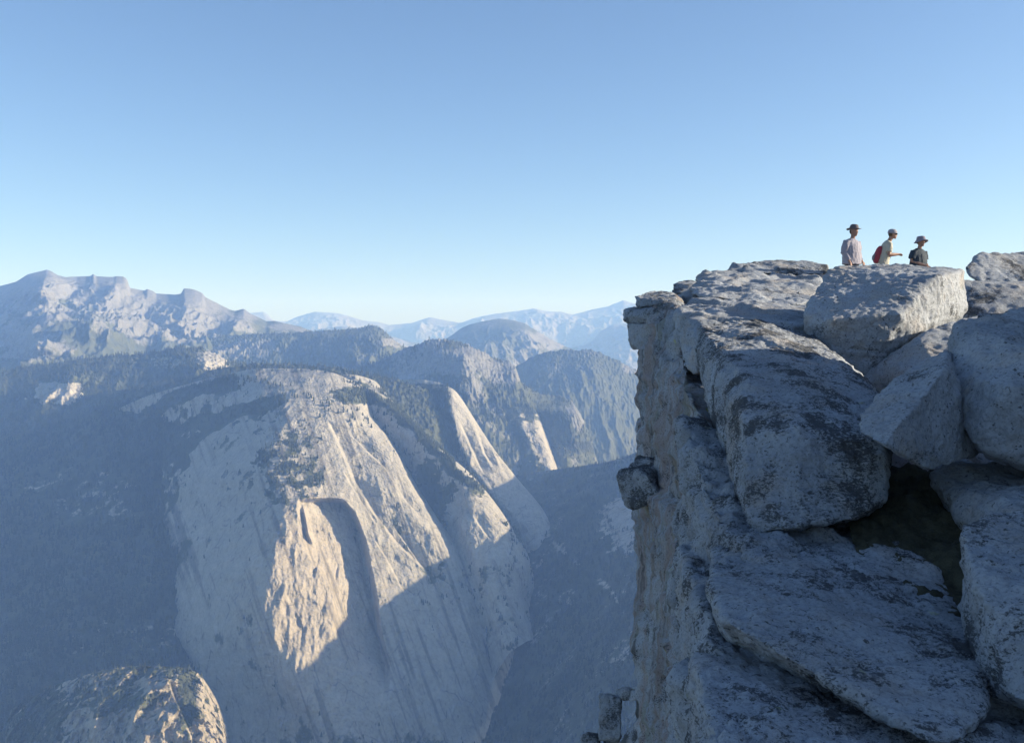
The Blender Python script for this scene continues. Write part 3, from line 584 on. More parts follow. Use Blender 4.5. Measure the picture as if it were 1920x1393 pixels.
rock('fallen_block', [[(1155, 1292, 17.2), (1166, 1286, 17.2), (1204, 1298, 15.6), (1206, 1316, 15.4), (1158, 1308, 16.9), (1180, 1289, 17.2), (1150, 1310, 17.3)]],
     vox=0.018, smooth=2, amp=0.02, wl=0.4, fine=0.008, mat=G_DARK, seed=15, label='thin slab bridging from the upright block to the cliff', cat='rock block', group='blocks wedged beside the lower cliff')
rock('fallen_block', [[(1160, 1394, 16.2), (1180, 1366, 16.0), (1206, 1345, 15.4), (1150, 1440, 16), (1220, 1440, 15), (1215, 1380, 16.4), (1200, 1350, 16.6)]],
     vox=0.022, smooth=2, amp=0.03, wl=0.4, mat=G_DARK, seed=16, label='slanting block under the thin bridging slab', cat='rock block', group='blocks wedged beside the lower cliff')
rock('fallen_block', [[(1088, 1378, 17), (1100, 1372, 17), (1126, 1376, 17), (1080, 1440, 17), (1130, 1440, 16.8), (1110, 1380, 18), (1110, 1430, 18)], [(1130, 1386, 17.2), (1210, 1386, 15.6), (1130, 1480, 17), (1230, 1480, 14.8), (1200, 1440, 18)]],
     vox=0.03, smooth=2, amp=0.03, wl=0.4, mat=G_DARK, seed=17, label='lowest block at the very foot, left of the upright block', cat='rock block', group='blocks wedged beside the lower cliff')

# the great square block at the rim and the slabs in front of it
rock('great_block', [[(1310, 612, 12.5), (1420, 597, 13.4), (1530, 632, 12.7), (1630, 722, 11), (1668, 760, 9.6), (1392, 698, 8.8), (1500, 703, 8.6), (1650, 745, 8.6),
      (1389, 786, 7.75), (1500, 792, 7.35), (1655, 835, 7.4), (1364, 880, 8.9), (1388, 955, 8.1), (1394, 800, 7.65), (1396, 950, 7.2), (1410, 1003, 7.0), (1500, 988, 6.9), (1600, 975, 7.0), (1655, 935, 7.25), (1676, 850, 7.6),
      (1302, 640, 12.3), (1340, 765, 9.7), (1640, 990, 8.6), (1425, 1000, 9.0), (1310, 690, 12.3)]],
     vox=0.017, smooth=2, amp=0.03, wl=0.6, fine=0.012, mat=G_DARK, seed=18, label='great square lichen-spotted block at the cliff edge, centre of the foreground', cat='rock block', strata=0.012, joints=[((.05, -.25, 1), .38, .035, .018), ((1, .35, 0), .8, .04, .02)])
rock('rock_slab', [
     [(1340, 1020, 7.3), (1420, 1000, 7.6), (1680, 966, 8.0), (1700, 1010, 7.2), (1712, 1090, 6.2), (1790, 1160, 5.65), (1850, 1200, 5.4), (1850, 1330, 4.6), (1790, 1400, 4.1), (1740, 1393, 4.15), (1640, 1303, 4.5), (1560, 1243, 4.75),
      (1480, 1194, 4.95), (1400, 1190, 5.0), (1352, 1158, 5.25), (1330, 1090, 5.9),
      W3(1.25, 5.55, -1.72), W3(2.25, 4.85, -1.9), W3(2.7, 7.2, -1.8), W3(1.5, 7.2, -1.8)]],
     vox=0.017, smooth=4, amp=0.035, wl=0.6, fine=0.012, mat=G_ROCK, seed=19, label='wide lichened slab in front of the great block, above the diagonal crack', cat='rock slab', joints=[((1, .55, .1), .7, .02, .02), ((-.3, 1, 0), .9, .02, .012)])
rock('rock_slab', [
     [W3(1.0, 5.4, -1.70), W3(1.6, 5.6, -1.76), W3(2.4, 4.8, -1.97), W3(2.3, 3.4, -2.0), W3(0.76, 3.5, -1.60), W3(0.87, 4.4, -1.65), W3(0.8, 2.5, -1.64), W3(2, 2.5, -2.0),
      W3(0.98, 5.35, -2.2), W3(2.3, 4.4, -2.3), W3(0.8, 2.5, -2.3), W3(2, 2.5, -2.3)]],
     vox=0.016, smooth=4, amp=0.035, wl=0.5, fine=0.012, mat=G_ROCK, seed=20, label='nearest slab, below the diagonal crack at the bottom edge', cat='rock slab')
rock('rock_block', [[(1799, 985, 5.7), (1850, 968, 5.9), (2150, 960, 5.9), (1842, 1125, 4.95), (1900, 1150, 4.8), (2150, 1150, 4.8), (1803, 1130, 5.6), (1843, 1310, 4.95), (1888, 1305, 4.6), (2150, 1400, 4.2), (2150, 1300, 5.6), (1830, 1200, 5.9)]],
     vox=0.016, smooth=3, amp=0.03, wl=0.5, fine=0.012, mat=G_ROCK, seed=21, label='angular block at the right edge, right of the mossy hollow', cat='rock block')
rock('rock_block', [[(1745, 885, 7.9), (1800, 865, 8.0), (1950, 868, 8.0), (2150, 870, 8.0), (1805, 975, 7.0), (1775, 950, 7.5), (1950, 985, 6.2), (2150, 985, 6.2), W3(3.6, 7.9, -1.9), W3(3.3, 6.6, -1.9), W3(5, 6, -1.9), W3(5, 8, -1.9)]],
     vox=0.022, smooth=4, amp=0.05, wl=0.6, mat=G_PALE, seed=22, label='pale rock base under the large right-hand boulder', cat='rock block')
rock('boulder', [[(1790, 606, 8.9), (1830, 584, 9.3), (1930, 572, 9.7), (2150, 575, 9.7), (1803, 640, 8.1), (1774, 655, 8.4), (1779, 705, 7.75), (1800, 790, 7.35), (1816, 826, 7.2), (1862, 850, 7.1),
      (1930, 874, 7), (2150, 880, 7), (2150, 850, 9), (1835, 810, 9), (1900, 720, 6.95), (2150, 700, 6.8), (1880, 630, 7.7)]],
     vox=0.024, smooth=6, amp=0.07, wl=0.8, fine=0.016, mat=G_PALE, seed=23, label='large pale boulder cut off by the right edge of the view', cat='boulder')
rock('boulder', [[(1777, 652, 8.2), (1700, 694, 7.9), (1640, 748, 7.5), (1609, 775, 7.15), (1610, 812, 6.9), (1655, 835, 6.55), (1772, 692, 7.3), (1700, 864, 6.85), (1745, 884, 7.05), (1835, 855, 7.5), (1850, 780, 7.9), (1700, 800, 8.1), (1820, 700, 8.5)]],
     vox=0.016, smooth=2, amp=0.022, wl=0.6, fine=0.010, mat=G_PALE, seed=24, label='tilted wedge boulder with a flat top facet and a dark underside', cat='boulder')
rock('boulder', [[(1548, 508, 14.6), (1572, 499, 15), (1690, 495, 15.2), (1790, 500, 14.9), (1530, 540, 13.9), (1507, 588, 13.1), (1505, 615, 13.0), (1756, 518, 13.1), (1806, 508, 14.4), (1818, 577, 14.3), (1764, 597, 13.1),
      (1560, 600, 12.5), (1690, 588, 12.4), (1716, 624, 12.6), (1524, 650, 12.9), (1560, 690, 12.9), (1612, 726, 12.6), (1560, 695, 12.6), (1700, 690, 13.2), (1770, 620, 13.6), (1600, 690, 15), (1780, 640, 15)]],
     vox=0.024, smooth=3, amp=0.032, wl=0.9, fine=0.015, mat=G_PALE, seed=25, label='biggest boulder, in front of the three hikers, with a sunlit right end', cat='boulder', joints=[((.15, -.3, 1), .42, .06, .02)])
rock('rock_block', [[(1600, 712, 12.75), (1655, 672, 12.3), (1718, 630, 12.1), (1768, 601, 12.5), (1850, 590, 13.0), (1650, 735, 12.3), (1780, 730, 11), (2100, 700, 11), (2100, 610, 13), W3(5, 12, -1.5), W3(9, 12, -1.5), W3(5.5, 13.5, -1.5)]],
     vox=0.03, smooth=3, amp=0.05, wl=0.8, mat=G_PALE, seed=26, label='sloping rock base between the biggest boulder and the right-hand boulder', cat='rock block')
rock('boulder', [[(1806, 500, 17), (1812, 516, 16.8), (1836, 476, 17.6), (1930, 471, 18), (2150, 478, 18), (1850, 536, 16.6), (2000, 545, 16.5), (2150, 540, 16.5), (1900, 545, 18.5), (2150, 540, 18.5)]],
     vox=0.035, smooth=6, amp=0.06, wl=0.9, mat=G_ROCK, seed=27, label='smooth rounded boulder on the skyline right of the hikers', cat='boulder')
rock('rock_block', [[(1800, 522, 16.2), (1815, 592, 15.2), (1920, 545, 16.4), (2150, 560, 15.2), (2150, 548, 17), (1830, 530, 18), (2150, 620, 14.6), (1850, 620, 14.8), W3(7, 15, -.5), W3(10, 15, -.5), W3(7, 18, -.5), W3(10, 18, -.5)]],
     vox=0.04, smooth=4, amp=0.06, wl=0.9, mat=G_ROCK, seed=28, label='shaded rock under the rounded skyline boulder', cat='rock block')
rock('shading_boulder', [[W3(6.9, 1.5, 3.2), W3(6.7, 6, 3.3), W3(7.2, 10.3, 2.9), W3(12, 1, 3.5), W3(12, 10.6, 3.2), W3(6.6, 1, -1.6), W3(6.4, 10.8, -.8), W3(12, 1, -1.5), W3(12, 11.2, -.6)]],
     vox=0.12, smooth=4, amp=0.2, wl=1.6, mat=G_ROCK, seed=29, label='tall unseen summit rock to the right, shading the near slabs', cat='boulder')  # unseen rock, put in to keep the low sun off the near slabs

# moss and soil in the hollow between the slabs
rng = np.random.RandomState(3)
pts = []
g = np.linspace(0, 1, 60); A_, B_ = np.meshgrid(g, g)
def bil(c, a, b): return (c[0][0] * (1 - a) + c[1][0] * a) * (1 - b) + (c[2][0] * (1 - a) + c[3][0] * a) * b
cc = [W3(2.75, 8.3, -1.12), W3(4.0, 8.1, -1.15), W3(2.1, 5.6, -1.72), W3(3.0, 5.2, -1.78)]
Wm = np.stack([sum(cc[k][j] * wgt for k, wgt in enumerate([(1 - A_) * (1 - B_), A_ * (1 - B_), (1 - A_) * B_, A_ * B_])) for j in range(3)], -1)
hump = -0.10 * np.sin(np.pi * B_) + 0.10 * noise(Wm / 0.4)
Wm[..., 2] += hump + 0.07 + 0.05 * fbm(Wm / 0.14, 4, 0.6)
g = NG('dark_moss'); p = g.pos()
mc = g.mix(g.ramp(g.noise(7, 5, 0.7, p), [(0.4, 0), (0.6, 1)]), (0.045, 0.045, 0.03), (0.10, 0.095, 0.06))
g.out(mc, g.bump(g.noise(40, 5, 0.8, p), 0.03, 1.0)); M_MOSS = g.m
o = mesh_obj('moss', Wm.reshape(-1, 3), grid_faces(60, 60), M_MOSS); tag(o, 'dark moss and soil in the hollow between the rocks', kind='stuff')

# ------------------------------------------------------------------ pines
g = NG('pine_needles'); p = g.pos()
g.out(g.mix(g.ramp(g.noise(0.05, 4, 0.7, p), [(0.35, 0), (0.65, 1)]), (0.030, 0.040, 0.024), (0.062, 0.070, 0.040))); M_PINE = g.m
def tree_geo(seed, tiers=5, k=7, trunk=True):
    r = np.random.RandomState(seed); V, Fc = [], []
    if trunk:
        for a in range(4): t = a * math.pi / 2; V.append((0.018 * math.cos(t), 0.018 * math.sin(t), -0.12))
        V.append((0, 0, 0.9))
        for a in range(4): Fc.append((a, (a + 1) % 4, 4))
    for i in range(tiers):
        f = i / tiers; z0 = 0.10 + 0.80 * f; z1 = z0 + 0.34 * (1 - 0.5 * f); rad = 0.23 * (1 - f) ** 0.75 + 0.03
        b = len(V); ph = r.rand() * 6
        ox, oy = r.normal(size=2) * 0.012
        for a in range(k):
            t = ph + a * 2 * math.pi / k; q = rad * (0.6 + 0.65 * r.rand())
            V.append((ox + q * math.cos(t), oy + q * math.sin(t), z0 + r.normal() * 0.03))
        V.append((ox, oy, min(1.0, z1)))
        for a in range(k): Fc.append((b + a, b + (a + 1) % k, b + k))
    return np.array(V), np.array(Fc)
protos = []
for s_ in range(5):
    v, f = tree_geo(40 + s_)
    me = bpy.data.meshes.new('pine_tree'); me.from_pydata(v.tolist(), [], f.tolist()); me.materials.append(M_PINE); protos.append(me)
rt = random.Random(11)
def pines(spots, label, group, h=(9, 17), which=(0, 1)):
    n = 0
    for (px, py) in spots:
        q = hit(px, py, which)
        if q is None: continue
        o = bpy.data.objects.new('pine_tree', rt.choice(protos)); C.objects.link(o)
        H = rt.uniform(*h) * 1.4; o.location = (q.x, q.y, q.z); wd = rt.uniform(0.8, 1.25)
        o.scale = (H * wd, H * wd, H); o.rotation_euler = (rt.uniform(-.04, .04), rt.uniform(-.04, .04), rt.uniform(0, 6.3))
        tag(o, label, 'pine tree', group); n += 1
    return n
def along(line, n, sx, sy):
    L = line; seg = [math.dist(L[i], L[i + 1]) for i in range(len(L) - 1)]; T = sum(seg); out = []
    for k in range(n):
        t = rt.random() * T; i = 0
        while t > seg[i] and i < len(seg) - 1: t -= seg[i]; i += 1
        u = t / seg[i]
        out.append((L[i][0] + (L[i + 1][0] - L[i][0]) * u + rt.gauss(0, sx), L[i][1] + (L[i + 1][1] - L[i][1]) * u + rt.gauss(0, sy)))
    return out
pines(along([(440, 712), (490, 716), (530, 724)], 34, 8, 4), 'dark pine in the small band of pines on the bare top of the great dome', 'pines in a band on the dome top', (10, 18))
pines(along([(430, 700), (480, 697), (560, 692), (620, 700)], 14, 8, 3), 'lone dark pine near the pale skyline of the great dome', 'scattered pines near the dome skyline', (9, 16))
pines(along([(520, 738), (570, 745), (620, 765), (690, 790), (715, 805)], 48, 8, 6), 'dark pine in the row running down the right shoulder of the great dome', 'pines along the right shoulder of the dome', (9, 18))
pines(along([(500, 810), (560, 800), (600, 835)], 14, 18, 12), 'scattered pine above the dark grove on the dome face', 'pines above the grove on the dome face', (8, 13))
pines(along([(500, 850), (545, 870), (590, 880)], 60, 14, 15), 'pine in the dark grove just above the sunlit arch', 'pines of the grove above the arch', (9, 16))
pines(along([(650, 735), (700, 752), (745, 785)], 40, 8, 6), 'pine in the dark wood behind the right shoulder of the dome', 'pines in the hollow behind the dome shoulder', (12, 20))
pines(along([(640, 706), (720, 745), (780, 800), (860, 870), (900, 905)], 40, 5, 4), 'pine on the sunlit crest of the spur behind the dome', 'pines on the spur crest', (10, 18))
pines(along([(150, 1285), (210, 1268), (280, 1262), (340, 1300)], 30, 14, 8), 'pine on top of the small sunlit dome at the bottom left', 'pines on the small dome', (9, 17), (2,))
def scatter(names, n, seed):
    r = np.random.RandomState(seed); gv, gf = tree_geo(3, 3, 5, False); allV, allF = [], []; tot = 0
    for nm, cnt, hgt in names:
        me = ALL[nm].data; nv = len(me.vertices); co = np.empty(nv * 3, np.float32); me.vertices.foreach_get('co', co); co = co.reshape(-1, 3)
        fo = np.empty(nv, np.float32); me.attributes['forest'].data.foreach_get('value', fo)
        px, py = pix(co[:, 0], co[:, 1], co[:, 2])
        w_ = np.clip(fo + 0.8 * noise(co / 35.0) - 0.45, 0, 0.5) * ((px > -120) & (px < 1300) & (py < 1440)); w_ = w_ / w_.sum()
        idx = r.choice(nv, cnt, p=w_); B = co[idx] + r.normal(size=(cnt, 3)) * np.array([3, 3, 0.5])
        H = hgt * r.uniform(0.6, 1.5, cnt); S = H * r.uniform(0.9, 1.3, cnt); a = r.rand(cnt) * 6.3
        c_, s_ = np.cos(a), np.sin(a)
        X = gv[None, :, 0] * c_[:, None] - gv[None, :, 1] * s_[:, None]; Y = gv[None, :, 0] * s_[:, None] + gv[None, :, 1] * c_[:, None]
        V = np.stack([X * S[:, None], Y * S[:, None], gv[None, :, 2] * H[:, None] - 1.0 + 0 * X], -1) + B[:, None, :]
        allV.append(V.reshape(-1, 3)); allF.append((gf[None] + tot + np.arange(cnt)[:, None, None] * len(gv)).reshape(-1, 3)); tot += cnt * len(gv)
    return np.concatenate(allV), np.concatenate(allF)
v, f = scatter([('forested_slope', 14000, 21), ('granite_dome', 7000, 14), ('near_canyon_spur', 3000, 14), ('middle_canyon_spur', 3500, 15), ('forest_ridge_behind_dome', 5000, 17),
                ('left_forest_ridge', 11000, 20), ('canyon_right_slope', 6000, 16), ('small_granite_dome', 500, 13), ('middle_wooded_hill', 8000, 22), ('wooded_ridge', 3500, 20), ('far_canyon_spur', 1200, 16)], 0, 5)
o = mesh_obj('forest', v, f, M_PINE, smooth=False); tag(o, 'dense conifer forest covering the far slopes', kind='stuff')

# ------------------------------------------------------------------ hikers
def flat(name, col, rough=0.8, var=0.12):
    g = NG(name); n = g.noise(9, 4, 0.6); g.b.inputs['Roughness'].default_value = rough
    return g.out(g.mix(n, tuple(c * (1 - var) for c in col), tuple(min(1, c * (1 + var)) for c in col)), g.bump(g.noise(22, 4, 0.6), 0.01, 0.5))
SKIN = flat('skin', (0.30, 0.18, 0.14), 0.6)
def tube(pts, n=14):
    """closed loft: pts = [(xyz, r_forward, r_side)], rings across the path"""
    Pn = [np.array(p[0], float) for p in pts]; V, Fc = [], []
    for i, (p, ra, rb) in enumerate(pts):
        d = Pn[min(i + 1, len(pts) - 1)] - Pn[max(i - 1, 0)]; d /= np.linalg.norm(d) + 1e-9
        sd_ = np.cross(d, (1, 0, 0)) if abs(d[0]) < 0.8 else np.cross(d, (0, 0, 1)); sd_ /= np.linalg.norm(sd_); fw = np.cross(sd_, d)
        for a in range(n): t = a * 2 * math.pi / n; V.append(Pn[i] + fw * ra * math.cos(t) + sd_ * rb * math.sin(t))
    for i in range(len(pts) - 1):
        for a in range(n): Fc.append([i * n + a, i * n + (a + 1) % n, (i + 1) * n + (a + 1) % n, (i + 1) * n + a])
    Fc.append(list(range(n))[::-1]); Fc.append([(len(pts) - 1) * n + a for a in range(n)])
    return V, Fc
def ball(c, r, n=14):
    return tube([((c[0], c[1], c[2] + r[2] * math.sin(t)), r[0] * math.cos(t) + 1e-4, r[1] * math.cos(t) + 1e-4) for t in np.linspace(-1.5, 1.5, 9)], n)
def blend(name, shapes, vox, mat, parent, smooth=4, fold=0.0, seed=0):
    bm = bmesh.new()
    for V, Fc in shapes:
        vs = [bm.verts.new([float(q) for q in v]) for v in V]
        for f_ in Fc: bm.faces.new([vs[k] for k in f_])
    bmesh.ops.recalc_face_normals(bm, faces=bm.faces)
    me = bpy.data.meshes.new('tmp'); bm.to_mesh(me); bm.free(); ob = bpy.data.objects.new('tmp', me); C.objects.link(ob)
    m = ob.modifiers.new('r', 'REMESH'); m.mode = 'VOXEL'; m.voxel_size = vox
    s_ = ob.modifiers.new('s', 'SMOOTH'); s_.iterations = smooth; s_.factor = 0.5
    m2 = bpy.data.meshes.new_from_object(ob.evaluated_get(bpy.context.evaluated_depsgraph_get())); bpy.data.objects.remove(ob); bpy.data.meshes.remove(me)
    if fold:
        n_ = len(m2.vertices); co = np.empty(n_ * 3); m2.vertices.foreach_get('co', co); co = co.reshape(-1, 3)
        nr = np.empty(n_ * 3); m2.vertices.foreach_get('normal', nr); nr = nr.reshape(-1, 3)
        q = co * np.array([9, 9, 4.0]) + seed; co = co + nr * (fold * (ridged(q, 2) - 0.6) + fold * fbm(co * 14 + seed, 2))[:, None]
        m2.vertices.foreach_set('co', co.ravel()); m2.update()
    m2.name = name; m2.materials.clear(); m2.materials.append(mat); m2.polygons.foreach_set('use_smooth', np.ones(len(m2.polygons), bool))
    o = bpy.data.objects.new(name, m2); C.objects.link(o)
    if parent: o.parent = parent
    return o
def lathe(name, prof, mat, parent, loc, n=28, warp=None, tilt=0.0):
    V, Fc = [], []
    for (r, z) in prof:
        for a in range(n):
            t = a * 2 * math.pi / n; x, y = r * math.cos(t), r * math.sin(t); zz = z + (warp(r, t) if warp else 0)
            V.append((x * 1.12 * math.cos(tilt) + zz * math.sin(tilt), y, -x * math.sin(tilt) + zz * math.cos(tilt)))
    for i in range(len(prof) - 1):
        for a in range(n): Fc.append((i * n + a, i * n + (a + 1) % n, (i + 1) * n + (a + 1) % n, (i + 1) * n + a))
    o = mesh_obj(name, V, Fc, mat, parent); o.location = loc; return o
def person(px, D, toppy, label, armL, armR, lean, shirt_c, trouser_c, hat, wide=1.0, yaw=0.0, hat_c=(0.2, 0.17, 0.13), long_sleeve=True, loose=0.0, head_yaw=0.0):
    x = P(px, toppy, D).x; ztop = P(px, toppy, D).z
    hs = [b.ray_cast(Vector((x, D, 4)), Vector((0, 0, -1)))[0] for b in GB]; ground = max([h.z for h in hs if h is not None] or [0.7])
    tall = 1.79 if hat else 1.75
    s = (ztop - ground) / tall
    b = lambda x_, y_, z_: (x_ + lean * max(0, z_ - 0.95), y_, z_)
    S = []
    S.append(tube([(b(0, 0, .84), .10, .15), (b(0, 0, .95), .115, .165), (b(0, 0, 1.08), .10, .14), (b(0, 0, 1.25), .115, .16 * wide), (b(-.01, 0, 1.38), .105, .175 * wide), (b(-.01, 0, 1.455), .06, .11)]))
    S.append(tube([(b(-.01, 0, 1.42), .062, .066), (b(.01, 0, 1.50), .052, .055), (b(.03, 0, 1.58), .055, .055)]))
    hc = b(.035, 0, 1.635); X, Z = hc[0], hc[2]
    S += [ball((X - .005, 0, Z + .018), (.104, .084, .113)), ball((X + .03, 0, Z - .05), (.062, .055, .06)), tube([((X + .075, 0, Z - .005), .012, .012), ((X + .102, 0, Z - .035), .016, .016), ((X + .085, 0, Z - .045), .012, .018)], 8),
          ball((X + .055, 0, Z - .098), (.03, .028, .018)), ball((X + .082, 0, Z - .066), (.014, .024, .009)), ball((X + .07, 0, Z + .022), (.02, .055, .012))]
    for sy in (-1, 1): S.append(ball((X - .005, sy * .08, Z - .01), (.018, .012, .03)))
    sleeves, hands = [], []
    for sy, arm in ((1, armL), (-1, armR)):
        sh = np.array(b(-.01, sy * .175 * wide, 1.385)); el = np.array(b(*arm[0])); wr = np.array(b(*arm[1])); md = el * .6 + wr * .4
        S.append(tube([(sh, .052, .055), (sh * .5 + el * .5, .046, .046), (el, .038, .038), (md, .040, .038), (wr, .025, .028)], 10))
        d = (wr - el) / np.linalg.norm(wr - el); side = np.cross(d, (0, 0, 1)); side = side / (np.linalg.norm(side) + 1e-6); up = np.cross(side, d)
        pc = wr + d * .05; S.append(tube([(wr, .024, .024), (pc - d * .01, .018, .036), (pc + d * .035, .016, .038)], 10))
        for (o_, ln) in ((-.030, .065), (-.010, .08), (.011, .075), (.031, .058)):
            k1 = pc + d * .03 + side * o_; S.append(tube([(k1, .0095, .0095), (k1 + d * ln * .45 - up * .012, .009, .009), (k1 + d * ln * .75 - up * .04, .008, .008)], 7))
        S.append(tube([(pc - d * .02 - side * .03, .012, .012), (pc + d * .01 - side * .052 - up * .01, .010, .010), (pc + d * .04 - side * .055 - up * .02, .009, .009)], 7))
        a_ = [(sh + np.array((0, -sy * .03, .02)), .085, .080), (sh * .5 + el * .5, .070 + loose * .5, .064 + loose * .4)]
        if long_sleeve: a_ += [(el, .060 + loose * .4, .058 + loose * .3), (md, .055 + loose * .3, .052), (wr - d * .02, .042, .040)]
        else: a_ += [(sh * .25 + el * .75, .068 + loose * .5, .064 + loose * .4)]
        sleeves.append(tube(a_, 12))
    legs = []
    for sy in (-1, 1):
        J = [((0, sy * .09, .90), .09, .085), ((.015, sy * .105, .68), .078, .072), ((.03, sy * .11, .49), .056, .054), ((-.005, sy * .112, .32), .056, .052), ((-.02, sy * .112, .10), .036, .036), ((-.02, sy * .112, .04), .04, .036)]
        S.append(tube(J, 12)); S.append(tube([((-.05, sy * .112, .04), .03, .034), ((.06, sy * .118, .04), .028, .042), ((.16, sy * .125, .03), .018, .034)], 10))
        legs.append(tube([(J[0][0], .105, .098)] + [(j[0], j[1] + .018, j[2] + .018) for j in J[1:4]] + [((-.02, sy * .112, .09), .062, .058)], 14))
    body = blend('person', S, .0075, SKIN, None, 3)
    k = wide; L = loose
    blend('shirt', [tube([(b(0, 0, .86), .135 + L, .185 * k + L), (b(0, 0, 1.0), .130 + L, .178 * k + L), (b(0, 0, 1.15), .125 + L, .170 * k + L), (b(-.005, 0, 1.28), .132 + L * .6, .182 * k + L * .3), (b(-.01, 0, 1.37), .124, .192 * k), (b(-.012, 0, 1.43), .095, .15 * k), (b(-.01, 0, 1.475), .066, .078)], 20)] + sleeves,
          .011, flat('shirt_cloth', shirt_c), body, 4, .006, seed=px)
    blend('trousers', [tube([((0, 0, .80), .11, .15), ((0, 0, .90), .128, .178), ((0, 0, 1.0), .12, .165)], 16)] + legs, .012, flat('trouser_cloth', trouser_c), body, 4, .006, seed=px + 3)
    BT = flat('boot_leather', (.08, .06, .045))
    for sy in (-1, 1):
        blend('boot', [tube([((-.02, sy * .112, .15), .052, .048), ((-.02, sy * .112, .06), .055, .048), ((-.02, sy * .112, .0), .055, .046)], 12), tube([((-.06, sy * .112, .035), .036, .042), ((.07, sy * .118, .045), .042, .050), ((.19, sy * .125, .03), .028, .038)], 12)], .009, BT, body)
    hx = (X, 0, Z + .045)
    if hat == 'wide':
        lathe('hat', [(.001, .125), (.045, .122), (.078, .105), (.096, .05), (.104, .02), (.12, .006), (.158, .0), (.160, -.006), (.12, -.002), (.10, .005)], flat('hat_cloth', hat_c), body, hx,
              warp=lambda r, t: max(0, r - .10) * (0.50 * abs(math.sin(t)) + 0.30 * (math.cos(t) > 0) * math.cos(t) + 0.30 * (math.cos(t) < 0) * math.cos(t)), tilt=0.10)
    elif hat == 'bucket':
        lathe('hat', [(.001, .105), (.055, .104), (.090, .09), (.102, .04), (.107, .01), (.13, -.02), (.160, -.055), (.161, -.062), (.13, -.032), (.10, .0)], flat('hat_cloth', hat_c), body, hx,
              warp=lambda r, t: max(0, r - .10) * (0.85 * max(0, math.cos(t)) - .1 * math.sin(t) ** 2), tilt=-0.04)
    else:
        lathe('cap', [(.001, .085), (.045, .083), (.082, .063), (.100, .02), (.103, -.02), (.098, -.024)], flat('cap_cloth', hat_c), body, (hx[0] - .008, 0, hx[2] - .003), tilt=0.08)
        sg = mesh_obj('sunglasses', *box_vf((.022, .072, .015)), flat('dark_glass', (.01, .01, .012), .2), body); sg.location = (X + .076, 0, Z + .0)
    blend('hair', [ball((X - .025, 0, Z + .005), (.085, .084, .085))], .009, flat('hair', (.09, .06, .04)), body)
    for sy in (-1, 1):
        bm = bmesh.new(); bmesh.ops.create_uvsphere(bm, u_segments=8, v_segments=6, radius=.012); me = bpy.data.meshes.new('eye'); bm.to_mesh(me); bm.free()
        me.materials.append(EYE); e_ = bpy.data.objects.new('eye', me); C.objects.link(e_); e_.parent = body; e_.location = (X + .074, sy * .03, Z + .0)
    body.location = (x, D, ground); body.scale = (s, s, s); body.rotation_euler = (0, 0, yaw)
    tag(body, label, 'person'); return body, s
def box_vf(h, c=(0, 0, 0)):
    V = [(c[0] + sx * h[0], c[1] + sy * h[1], c[2] + sz * h[2]) for sx in (-1, 1) for sy in (-1, 1) for sz in (-1, 1)]
    return V, [(0, 1, 3, 2), (4, 6, 7, 5), (0, 4, 5, 1), (2, 3, 7, 6), (0, 2, 6, 4), (1, 5, 7, 3)]
EYE = flat('eye', (.03, .02, .02), .2)
GB = []
for o_ in [o_ for o_ in C.objects if o_.name.startswith('summit_plateau')]:
    me = o_.data; GB.append(BVHTree.FromPolygons([tuple(v.co) for v in me.vertices], [tuple(p_.vertices) for p_ in me.polygons]))
person(1598, 21.0, 422, 'tallest hiker, in a wide brimmed hat and loose pale grey shirt',
       ((-.02, .25, 1.13), (.12, .22, .95)), ((-.03, -.26, 1.13), (.10, -.24, .93)), 0.02, (.27, .26, .31), (.05, .06, .09), 'wide', 1.28, -0.95, (.13, .11, .12), True, .05)
b2, s2 = person(1655, 21.5, 431, 'hiker in cap, dark glasses and cream shirt, leaning forward with hands together',
       ((.08, .21, 1.13), (.29, .07, 1.13)), ((.06, -.21, 1.12), (.30, -.05, 1.14)), 0.30, (.42, .40, .33), (.06, .09, .11), None, 1.0, -0.15, (.30, .29, .33), False, .02)
person(1722, 22.5, 443, 'person in a bucket hat and dark navy shirt, rightmost of the three hikers',
       ((.0, .27, 1.14), (.20, .10, 1.03)), ((-.01, -.27, 1.14), (.22, -.10, 1.04)), 0.06, (.030, .045, .065), (.06, .06, .07), 'bucket', 1.3, -1.0, (.22, .20, .24), False, .05)
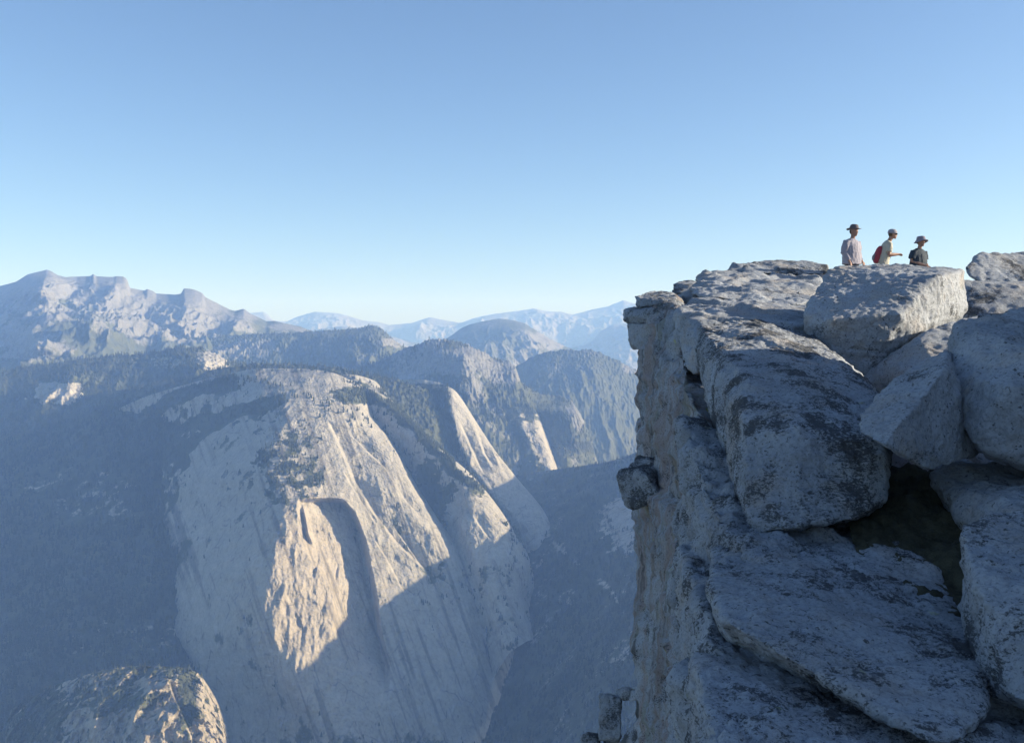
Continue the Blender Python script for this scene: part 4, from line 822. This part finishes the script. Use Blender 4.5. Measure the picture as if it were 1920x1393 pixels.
# the red day pack on the middle hiker's back
pk = blend('backpack', [tube([((0, 0, .24), .05, .09), ((-.01, 0, .16), .085, .135), ((-.015, 0, 0), .11, .15), ((0, 0, -.16), .10, .145), ((.01, 0, -.23), .07, .12)], 16)], .012, flat('red_pack', (.30, .05, .07)), None, 4, .006)
blend('pack_pocket', [tube([((-.10, 0, .0), .03, .09), ((-.115, 0, -.08), .045, .10), ((-.10, 0, -.17), .03, .09)], 12)], .012, flat('grey_pack', (.18, .17, .20)), pk)
for sy in (-1, 1):
    blend('strap', [tube([((.05, sy * .09, .19), .012, .022), ((.14, sy * .11, .265), .012, .022), ((.27, sy * .12, .19), .012, .022), ((.315, sy * .12, .04), .012, .022), ((.25, sy * .16, -.12), .010, .018), ((.06, sy * .14, -.19), .010, .018)], 8)], .008, flat('pack_strap', (.30, .03, .06)), pk, 1)
m_ = Matrix.Translation(b2.location) @ Matrix.Rotation(b2.rotation_euler.z, 4, 'Z') @ Matrix.Scale(s2, 4)
pk.matrix_world = m_ @ Matrix.Translation((-.165 + .30 * .22, 0, 1.13)) @ Matrix.Rotation(0.29, 4, 'Y') @ Matrix.Diagonal((.8, 1, .9, 1))
tag(pk, 'red day pack worn on the back of the leaning hiker', 'backpack')

# ------------------------------------------------------------------ haze
hm = bpy.data.materials.new('haze_air'); hm.use_nodes = True; ht = hm.node_tree
ht.nodes.remove(ht.nodes['Principled BSDF'])
pv = ht.nodes.new('ShaderNodeVolumePrincipled'); ht.links.new(pv.outputs[0], ht.nodes['Material Output'].inputs['Volume'])
pv.inputs['Color'].default_value = (0.27, 0.48, 1.0, 1); pv.inputs['Absorption Color'].default_value = (1, 1, 1, 1); pv.inputs['Density'].default_value = 7.5e-5; pv.inputs['Anisotropy'].default_value = 0.0
HX, HY0, HY1, HZ0, HZ1 = 20000, -3300, 25500, -1700, 1060
hv = [(x, y, z) for z in (HZ0, HZ1) for y in (HY0, HY1) for x in (-HX, HX)]
o = mesh_obj('haze', hv, [(0, 2, 3, 1), (4, 5, 7, 6), (0, 1, 5, 4), (2, 6, 7, 3), (0, 4, 6, 2), (1, 3, 7, 5)], hm, smooth=False)
tag(o, 'pale blue haze filling the valley', kind='stuff')
